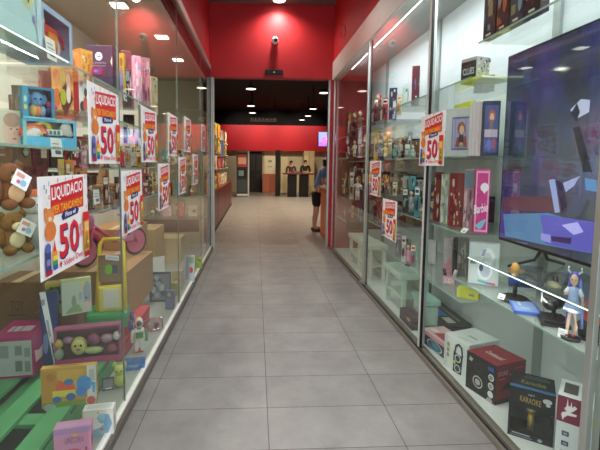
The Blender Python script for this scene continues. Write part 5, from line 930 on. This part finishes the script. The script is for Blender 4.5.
# --- lowest left-of-screen shelf
angled('toy_carton', 'pale grey slim carton on the lowest shelf behind the stile', 'box', 428, 240, 436.5, S7, 1.54, -0.6, .06, '#b9b4b6', {'F': [('r', .1, .1, .9, .9, '#c9c4c6')]})
angled('toy_carton', 'tall pale pink carton with a mint spot on the lowest right shelf', 'box', 444, 238, 453, S7, 1.52, -0.6, .06, '#c9b0b4', {'F': [('r', .0, 0, 1, .45, '#d892a4'), ('r', .05, .5, .95, .97, '#bdb4b4'), ('e', .3, .4, .2, .1, '#a9c9bc')]})
angled('toy_carton', 'tall black slim carton right of the pale pink one on the lowest shelf', 'box', 453.5, 238, 457.5, S7, 1.52, -0.6, .06, '#26272a', {'F': busy(86, ['#4a4c50', '#15161a'], 8)})
angled('toy_carton', 'tall taupe carton with grey print left of the headphone carton', 'box', 458.5, 238, 469, S7, 1.54, -0.6, .06, '#6c6862', {'F': busy(87, ['#8a867e', '#4a4844', '#a39e96', '#5c5852'], 22, big=.12)})
t = angled('plush_bag', 'pink toy bag with rabbit ears on the lowest right shelf', 'bag', 443, 276, 455, S7, 1.40, -0.6, .06, '#dca4b0', {'F': [('e', .5, .5, .3, .3, '#efd0d6'), ('e', .38, .55, .06, .08, '#3a2a30'), ('e', .64, .5, .06, .08, '#3a2a30'), ('r', .05, .05, .3, .3, '#b8d4c6')]}, body='bag_body')
h_ = [c for c in t.children][0]; m = MB()
bh = t['wh'][1]
m.tube([(-.03, 0, bh), (-.04, 0, bh + .05)], .012, mat('#4a4048', .7)); m.tube([(.03, 0, bh), (.045, 0, bh + .05)], .012, mat('#e0d0d4', .7)); m.build('ears', t)
angled('toy_carton', 'lime green low carton on the lowest right shelf', 'box', 457, 287, 479, S7, 1.355, -0.7, .06, '#cfcf3e', {'F': [('r', .55, .3, .8, .5, '#8a7a9a'), ('r', .0, .0, .12, 1, '#dcdc68')], 'T': [('r', .1, .1, .9, .9, '#dbdb5a')]})
# --- middle and far right case fill
def rfill(zz, items, grp, where, xf=1.36):
    for i, (kind, p0, p1, pt, c, a, dx) in enumerate(items):
        lab = '%s %s with %s print %s, %s from left'
        if kind == 'box':
            pal = [PALS[a], '#ded8cc', PALS[c], PALS[CN[(i * 5 + int(p0)) % 16]], '#3a3034']
            angled('toy_carton', lab % (c, 'carton', a, where, ordn[i]), 'box', p0, pt, p1, zz, xf + dx + .03, -.45, .05, PALS[c], {'F': busy(int(p0 * 7), pal, 12, big=.2), 'R': busy(int(p0 * 9), pal, 8, big=.25)}, group=grp)
        else:
            q = at((p0 + p1) / 2, pt, x=xf + dx + .06)
            mini('figurine', '%s figurine with %s hair %s, %s from left' % (c, a, where, ordn[i]), (q.x, q.y, zz), max(.08, q.z - zz), PALS[c], '#d9b094', PALS[a], grp, RR + .5, '#2a2a2c', i % 2)
rfill(S4, [('box', 403, 408, 88, 'mint', 'white', .0), ('box', 412.5, 420, 66, 'maroon', 'purple', .06)], 'goods on the upper right shelf behind the stile', 'on the upper shelf behind the right stile')
U4 = 1.9305; U5 = 1.5005; U6 = 1.1505; U7 = .8005
rfill(U4, [('fig', 375, 382, 94, 'brown', 'red', 0), ('fig', 381, 388, 100, 'black', 'red', .02), ('box', 389.5, 397, 88, 'navy', 'white', .06)], 'goods on the upper shelf of the middle right case', 'on the upper middle right shelf')
rfill(S5, [('fig', 398, 403, 138, 'grey', 'brown', .0), ('fig', 402, 407, 135, 'maroon', 'grey', .16), ('box', 407.5, 412, 132, 'grey', 'cream', .2), ('fig', 424, 431, 120, 'white', 'mint', .05), ('box', 431, 437, 140, 'grey', 'teal', .15)], 'goods on the eye level shelf behind the right poster', 'behind the right poster')
# frosted castle
q = at(416, 158, x=1.42); t = thing('toy_castle', 'pale frosted toy castle with towers on the eye level right shelf', 'toy castle', (1.58, q.y, S5), RR); FC = mat('#c5d2cc', .3)
MB().box(-.11, -.05, 0, .11, .05, .09, FC, .004).build('castle_wall', t)
for x, hh in ((-.1, .16), (-.035, .26), (.04, .2), (.1, .14)): MB().cyl((x, 0, .0905 if abs(x) < .08 else 0.0005), (x, 0, hh), .024, FC).cyl((x, 0, hh + .0005), (x, 0, hh + .07), .03, mat('#a9c2c6', .3), .002).build('tower', t)
rfill(U5, [('box', 374.5, 380.5, 130, 'yellow', 'orange', .0), ('fig', 381.5, 387, 136, 'green', 'yellow', .02), ('fig', 386, 391, 132, 'brown', 'cream', .2), ('fig', 390, 395, 138, 'black', 'maroon', .0)], 'goods on the eye level shelf of the middle right case', 'on the eye level middle right shelf')
rfill(S6, [('box', 403, 409, 176, 'grey', 'brown', .0), ('box', 409.5, 416, 176, 'teal', 'grey', .03), ('box', 416, 425, 180, 'grey', 'white', .1)], 'cartons on the shelf behind the right stile', 'on the shelf behind the right stile')
q = at(410.5, 214, x=1.4); mini('figurine', 'tiny yellow figurine on the shelf behind the right stile', (1.40, q.y, S6), .075, '#d8cf4a', '#e8dc5a', '#e8dc5a', None, RR)
rfill(U6, [('box', 373, 379, 172, 'grey', 'black', .1), ('fig', 380, 385, 178, 'black', 'brown', .0), ('box', 386, 392, 182, 'brown', 'grey', .1), ('box', 393, 397, 186, 'navy', 'cream', .05)], 'goods on the third shelf of the middle right case', 'on the third middle right shelf')
rfill(U7, [('fig', 373, 378, 200, 'maroon', 'brown', .0), ('box', 378, 383, 200, 'red', 'grey', .08), ('box', 384, 391, 212, 'grey', 'maroon', .12), ('fig', 391, 396, 204, 'brown', 'black', .02)], 'goods on the lowest shelf of the middle right case', 'on the lowest middle right shelf')
rfill(S7, [('box', 396, 400, 240, 'grey', 'pink', .0), ('box', 400.5, 405, 236, 'pink', 'grey', .0), ('box', 405.5, 411, 238, 'grey', 'maroon', .04), ('box', 411.5, 418, 244, 'mint', 'pink', .06)], 'clear packed goods on the lowest shelf behind the stile', 'on the lowest shelf behind the stile')
cfill([('fig', 378, 382, 140, 'purple', 'grey'), ('fig', 384, 388, 142, 'cream', 'brown'), ('pack', 388, 392, 138, 'grey', 'green'), ('fig', 393, 397, 144, 'teal', 'black')], U5, 1.36, -.6, 'front row of the eye level middle right shelf', 'front of eye level middle right shelf')
cfill([('fig', 400, 404, 148, 'black', 'red'), ('pack', 405, 410, 144, 'grey', 'mint'), ('fig', 411, 415, 146, 'mint', 'white'), ('fig', 422, 426, 142, 'teal', 'white')], S5, 1.36, -.6, 'front row behind the right poster', 'in the front row behind right poster')
cfill([('fig', 374, 378, 182, 'brown', 'cream'), ('pack', 380, 384, 182, 'black', 'grey'), ('fig', 388, 392, 186, 'grey', 'black'), ('pack', 393, 397, 182, 'cream', 'brown')], U6, 1.36, -.6, 'front row of the third middle right shelf', 'front of third middle right shelf')
cfill([('pack', 403, 408, 188, 'black', 'grey'), ('fig', 410, 414, 190, 'grey', 'black'), ('pack', 415, 420, 186, 'teal', 'navy')], S6, 1.36, -.6, 'front row on the shelf behind the right stile', 'in front behind right stile')
cfill([('pack', 397, 401, 232, 'grey', 'pink'), ('pack', 402, 406, 236, 'white', 'maroon'), ('fig', 407, 411, 244, 'pink', 'brown'), ('pack', 411, 416, 244, 'grey', 'red')], S7, 1.345, -.6, 'front row on the lowest shelf behind the stile', 'in front on lowest shelf')
cfill([('fig', 374, 378, 100, 'maroon', 'white'), ('pack', 383, 388, 98, 'red', 'black'), ('pack', 397, 402, 95, 'cream', 'orange')], U4, 1.36, -.6, 'front row of the upper middle right shelf', 'front of upper middle right shelf')
cfill([('fig', 353, 357, 140, 'cream', 'maroon'), ('pack', 358, 362, 138, 'pink', 'white')], 1.5505, 1.36, -.5, 'front row of the far right second shelf', 'front of far right second shelf')
cfill([('pack', 350, 354, 172, 'cream', 'maroon'), ('fig', 356, 360, 176, 'white', 'brown')], .9505, 1.36, -.5, 'front row of the far right third shelf', 'front of far right third shelf')
backrow('R', S5, .26, 2.95, 4.05, 6, ['grey', 'black', 'brown', 'grey', 'maroon', 'teal'], 'cartons at the back of the shelf behind the right poster', 'shelf behind the right poster', 1.77)
backrow('R', U5, .28, 4.18, 5.6, 6, ['brown', 'black', 'grey', 'brown', 'green', 'grey'], 'cartons at the back of the eye level middle shelf', 'eye level middle right shelf', 1.77)
backrow('R', S6, .24, 2.95, 4.05, 5, ['black', 'grey', 'navy', 'black', 'brown'], 'cartons at the back of the shelf behind the stile', 'shelf behind the right stile', 1.77)
backrow('R', U6, .22, 4.18, 5.6, 5, ['black', 'brown', 'grey', 'black', 'maroon'], 'cartons at the back of the third middle shelf', 'third middle right shelf', 1.77)
backrow('R', U7, .2, 4.18, 5.6, 5, ['brown', 'maroon', 'black', 'grey', 'brown'], 'cartons at the back of the lowest middle shelf', 'lowest middle right shelf', 1.77)
backrow('R', .9505, .3, 5.85, 6.6, 3, ['maroon', 'brown', 'black'], 'cartons at the back of the far right third shelf', 'far right third shelf', 1.77)
backrow('R', 1.5505, .25, 5.85, 6.6, 3, ['brown', 'maroon', 'red'], 'cartons at the back of the far right second shelf', 'far right second shelf', 1.77)
# pale plastic furniture boxes on the floor
MINT = '#c4d8cc'
for lab, y0, y1, x0, x1, h in [('pale mint toy table with two legs on the right case floor beyond the stile', 3.62, 4.1, 1.36, 1.66, .40), ('white toy cabinet frame in the middle right case beside the lock', 4.75, 5.2, 1.36, 1.62, .44), ('white toy cabinet frame at the far end of the right case', 5.3, 5.8, 1.37, 1.62, .42)]:
    t = thing('toy_furniture', lab, 'toy furniture', ((x0 + x1) / 2, (y0 + y1) / 2, RF), RR); hx = (y1 - y0) / 2; hy = (x1 - x0) / 2; M = mat(MINT if 'mint' in lab else '#dfe0d2', .45)
    MB().box(-hx, -hy, h - .06, hx, hy, h, M, .008).build('table_top', t); MB().box(-hx + .04, hy - .02, .05, hx - .04, hy - .002, h - .0605, mat('#b7c4bc', .5)).build('back_panel', t)
    for sx in (-1, 1):
        for sy in (-1, 1): MB().box(sx * (hx - .02) - .02, sy * (hy - .045) - .02, 0, sx * (hx - .02) + .02, sy * (hy - .045) + .02, h - .0605, M, .004).build('leg', t)
    MB().box(-hx + .05, -hy + .02, h * .35, hx - .05, hy - .03, h * .35 + .02, M, .004).build('shelf_board', t)
def tub(label, c, w, d, h):
    t = thing('storage_tub', label, 'storage tub', (c[0], c[1], RF), RR, 'pale mint storage tubs'); M = mat('#bcd3c8', .35)
    MB().box(-w / 2, -d / 2, 0, w / 2, d / 2, h * .78, M, .02).build('tub_body', t); MB().box(-w / 2 - .012, -d / 2 - .012, h * .785, w / 2 + .012, d / 2 + .012, h, mat('#a9d0c6', .3), .012).build('lid', t)
    Art((-w / 2, -d / 2, 0), (w, 0, 0), (0, 0, h * .78), (0, -1, 0)).add([('r', .15 + .14 * i, .25, .23 + .14 * i, .7, '#a3bdb2') for i in range(5)]).build('embossed_pattern', t)
tub('larger pale mint storage tub with a lid beside the mint toy table', (1.55, 3.48, 0), .26, .13, .24)
tub('smaller pale mint storage tub nearest the stile on the right case floor', (1.47, 3.32 - .12, 0), .22, .2, .2) if False else None
# far end section
rfill(1.8705, [('fig', 353, 357, 112, 'maroon', 'brown', .0), ('fig', 358, 363, 110, 'brown', 'maroon', .0), ('box', 348, 352, 112, 'brown', 'maroon', .02)], 'goods on the top shelf at the far right end', 'on the far right top shelf', 1.45)
rfill(1.5505, [('box', 346, 351, 138, 'maroon', 'pink', .04), ('box', 352, 357, 140, 'brown', 'maroon', .12), ('box', 358.5, 362, 128, 'pink', 'white', .02)], 'goods on the second shelf at the far right end', 'on the far right second shelf', 1.38)
rfill(.9505, [('box', 342, 348, 165, 'maroon', 'brown', .0), ('box', 348.5, 353, 168, 'brown', 'maroon', .08), ('box', 353.5, 359, 164, 'maroon', 'cream', .15), ('box', 359.5, 363, 168, 'black', 'maroon', .05)], 'goods on the third shelf at the far right end', 'on the far right third shelf', 1.38)
rfill(.6205, [('fig', 342.5, 347, 208, 'pink', 'maroon', .0), ('fig', 350, 355, 205, 'orange', 'yellow', .05), ('box', 358, 362, 200, 'navy', 'grey', .05)], 'goods on the lowest shelf at the far right end', 'on the far right lowest shelf', 1.38)
t = thing('shelf_fascia', 'dark maroon board under the lowest shelf at the far right end', 'shelf board', (1.6, 5.80, .50), 0); MB().box(-.27, -.01, 0, .27, .01, .105, mat('#4c1418', .5)).build('board', t)

# ================================================================== PEOPLE
def skin(name, parent, joints, edges, m, root=0, sub=2):
    me = bpy.data.meshes.new(name); me.from_pydata([j[:3] for j in joints], edges, []); o = bpy.data.objects.new(name, me); C.objects.link(o)
    o.modifiers.new('s', 'SKIN'); me = o.data
    for i, j in enumerate(joints):
        v = me.skin_vertices[0].data[i]; r = j[3]; v.radius = (r, j[4] if len(j) > 4 else r); v.use_root = (i == root)
    sb = o.modifiers.new('u', 'SUBSURF'); sb.levels = sub; sb.render_levels = sub
    dg = bpy.context.evaluated_depsgraph_get(); me2 = bpy.data.meshes.new_from_object(o.evaluated_get(dg)); me2.name = name
    o.modifiers.clear(); o.data = me2; me2.materials.clear(); me2.materials.append(m)
    for p in me2.polygons: p.use_smooth = True
    o.parent = parent; return o
def person(label, loc, rz, h, top, legs, hair, sleeves=.5, lean=0, arms='down', shorts=False, cap=None, feet='#4a3228'):
    """standing figure facing local -Y"""
    t = thing('person', label, 'person', loc, rz); k = h / 1.70; SK = mat('#d2a184', .55)
    def L(y, z): return y - lean * max(0, z - .95)
    def P(x, y, z, *r): return (x * k, L(y, z) * k, z * k) + tuple(q * k for q in r)
    J = [P(0, 0, .95, .115, .09), P(0, 0, 1.12, .10, .08), P(0, .01, 1.30, .125, .09), P(0, .01, 1.42, .07, .06), P(0, -.005, 1.48, .05, .05), P(0, -.02, 1.57, .072, .085), P(0, -.02, 1.66, .06, .075)]
    E = [(0, 1), (1, 2), (2, 3), (3, 4), (4, 5), (5, 6)]
    arm_idx = {}; leg_idx = {}
    for s in (-1, 1):
        n = len(J); J += [P(s * .10, 0, .86, .085), P(s * .105, -.01, .50, .055), P(s * .105, .03, .26, .045), P(s * .105, .03, .08, .032), P(s * .11, -.12, .03, .03)]
        E += [(0, n), (n, n + 1), (n + 1, n + 2), (n + 2, n + 3), (n + 3, n + 4)]; leg_idx[s] = n
        n = len(J)
        if arms == 'down': J += [P(s * .185, .01, 1.39, .052), P(s * .235, .03, 1.12, .042), P(s * .25, -.04, .88, .03), P(s * .25, -.06, .82, .028)]
        else: J += [P(s * .185, .01, 1.39, .052), P(s * .235, -.03, 1.14, .042), P(s * .17, -.25, 1.10, .03), P(s * .16, -.31, 1.10, .028)]
        E += [(3, n), (n, n + 1), (n + 1, n + 2), (n + 2, n + 3)]; arm_idx[s] = n
        hx, hy, hz = [c / k for c in J[n + 3][:3]]
        hy0 = hy + lean * max(0, hz - .95)
        for f in range(5):
            a = len(J); dx = (f - 1.5) * .02
            if arms == 'down': pts = [P(hx + s * .0, hy0 + dx, hz - .05, .011), P(hx - s * .008, hy0 + dx, hz - .085, .0095), P(hx - s * .022, hy0 + dx, hz - .11, .008)] if f < 4 else [P(hx - s * .01, hy0 - .045, hz - .03, .011), P(hx - s * .02, hy0 - .06, hz - .06, .009)]
            else: pts = [P(hx + dx, hy0 - .05, hz + .004, .011), P(hx + dx, hy0 - .085, hz, .0095), P(hx + dx, hy0 - .105, hz - .015, .008)] if f < 4 else [P(hx - s * .045, hy0 - .03, hz, .011), P(hx - s * .055, hy0 - .06, hz - .005, .009)]
            J += pts; E.append((n + 3, a)); E += [(a + i, a + i + 1) for i in range(len(pts) - 1)]
    skin('body', t, J, E, SK)
    # clothing grown on the same skeleton, a little wider
    def grow(ids, ed, d): return [J[i][:3] + tuple(r + d * k for r in J[i][3:]) for i in ids], ed
    n1, n2 = arm_idx[-1], arm_idx[1]; TP = mat(top, .8, 0, .1, 14)
    def lerp(a, b, f, d): return tuple(J[a][i] + (J[b][i] - J[a][i]) * f for i in range(3)) + (J[b][3] + d * k + .006,)
    js = [J[0][:3] + (J[0][3] + .016, J[0][4] + .018), J[1][:3] + (J[1][3] + .018, J[1][4] + .02), J[2][:3] + (J[2][3] + .014, J[2][4] + .016), J[3][:3] + (.075 * k, .068 * k)]
    for n in (n1, n2): js += [J[n][:3] + (J[n][3] + .014,), lerp(n, n + 1, 1 if sleeves > .5 else .7, .012)]
    if sleeves > .5: js += [lerp(n1 + 1, n1 + 2, .9, .012), lerp(n2 + 1, n2 + 2, .9, .012)]
    ed = [(0, 1), (1, 2), (2, 3), (3, 4), (4, 5), (3, 6), (6, 7)] + ([(5, 8), (7, 9)] if sleeves > .5 else [])
    skin('shirt', t, js, ed, TP)
    l1, l2 = leg_idx[-1], leg_idx[1]; f_ = .75 if shorts else .98
    js = [J[0][:3] + (J[0][3] + .010, J[0][4] + .012)]; ed = []
    for n in (l1, l2):
        b = len(js); js += [J[n][:3] + (J[n][3] + .014,)]
        if shorts: js += [lerp(n, n + 1, .85, .03)]; ed += [(0, b), (b, b + 1)]
        else: js += [J[n + 1][:3] + (J[n + 1][3] + .018,), J[n + 2][:3] + (J[n + 2][3] + .018,), lerp(n + 2, n + 3, .95, .025)]; ed += [(0, b), (b, b + 1), (b + 1, b + 2), (b + 2, b + 3)]
    skin('shorts' if shorts else 'trousers', t, js, ed, mat(legs, .8, 0, .1, 14))
    hx, hy, hz = J[5][:3]
    m = MB(); m.ell((hx, hy + .022 * k, hz + .055 * k), (.088 * k, .098 * k, .085 * k), mat(hair, .7)); m.ell((hx, hy + .055 * k, hz - .01 * k), (.078 * k, .06 * k, .085 * k), mat(hair, .7)); m.build('hair', t)
    if cap:
        m = MB(); m.ell((hx, hy + .005, hz + .085 * k), (.094 * k, .104 * k, .06 * k), mat(cap, .7)); m.box(hx - .06 * k, hy - .17 * k, hz + .06 * k, hx + .06 * k, hy - .07 * k, hz + .072 * k, mat(cap, .7), .004); m.build('cap', t)
    m = MB()
    for s in (-1, 1): m.ell((hx + s * .03 * k, hy - .078 * k, hz + .005 * k), (.011 * k, .006 * k, .007 * k), WHT); m.ell((hx + s * .03 * k, hy - .083 * k, hz + .005 * k), .005 * k, BLK)
    m.build('eyes', t)
    m = MB(); m.ell((hx, hy - .09 * k, hz - .018 * k), (.013 * k, .02 * k, .022 * k), SK); m.ell((hx - .075 * k, hy + .01 * k, hz - .01 * k), (.012 * k, .02 * k, .03 * k), SK); m.ell((hx + .075 * k, hy + .01 * k, hz - .01 * k), (.012 * k, .02 * k, .03 * k), SK); m.build('nose_and_ears', t)
    MB().ell((hx, hy - .08 * k, hz - .05 * k), (.022 * k, .008 * k, .006 * k), mat('#a85a50', .5)).build('mouth', t)
    for s in (-1, 1):
        fx, fy, fz = J[leg_idx[s] + 3][:3]; m = MB(); m.ell((fx, fy - .055 * k, .045 * k), (.048 * k, .125 * k, .045 * k), mat(feet, .6)); m.box(fx - .045 * k, fy - .17 * k, .0005, fx + .045 * k, fy + .06 * k, .02 * k, mat(feet, .6), .006); m.build('shoe', t)
    return t
person('person in a blue shirt and dark shorts leaning over the orange counter at right', (1.31, 8.62, 0), -PI / 2 + .15 + PI - PI / 1 if False else PI / 2, 1.60, '#6486b8', '#17181c', '#1d1a1a', .3, .38, 'fwd', True, '#e6e2dc', '#5a3a2a')
a = at(294, 165, y=18.6); person('person in dark clothes with a pinkish top standing at the left of the shop counter', (a.x - .12, 18.75, 0), 0, 1.62, '#4a3034', '#1a1a1c', '#1a1614', .8, 0, 'fwd')
a = at(301, 165, y=18.6); person('person in black clothes standing at the right of the shop counter', (a.x + .22, 18.75, 0), .2, 1.66, '#1c1c20', '#151517', '#141213', .8, 0, 'fwd')
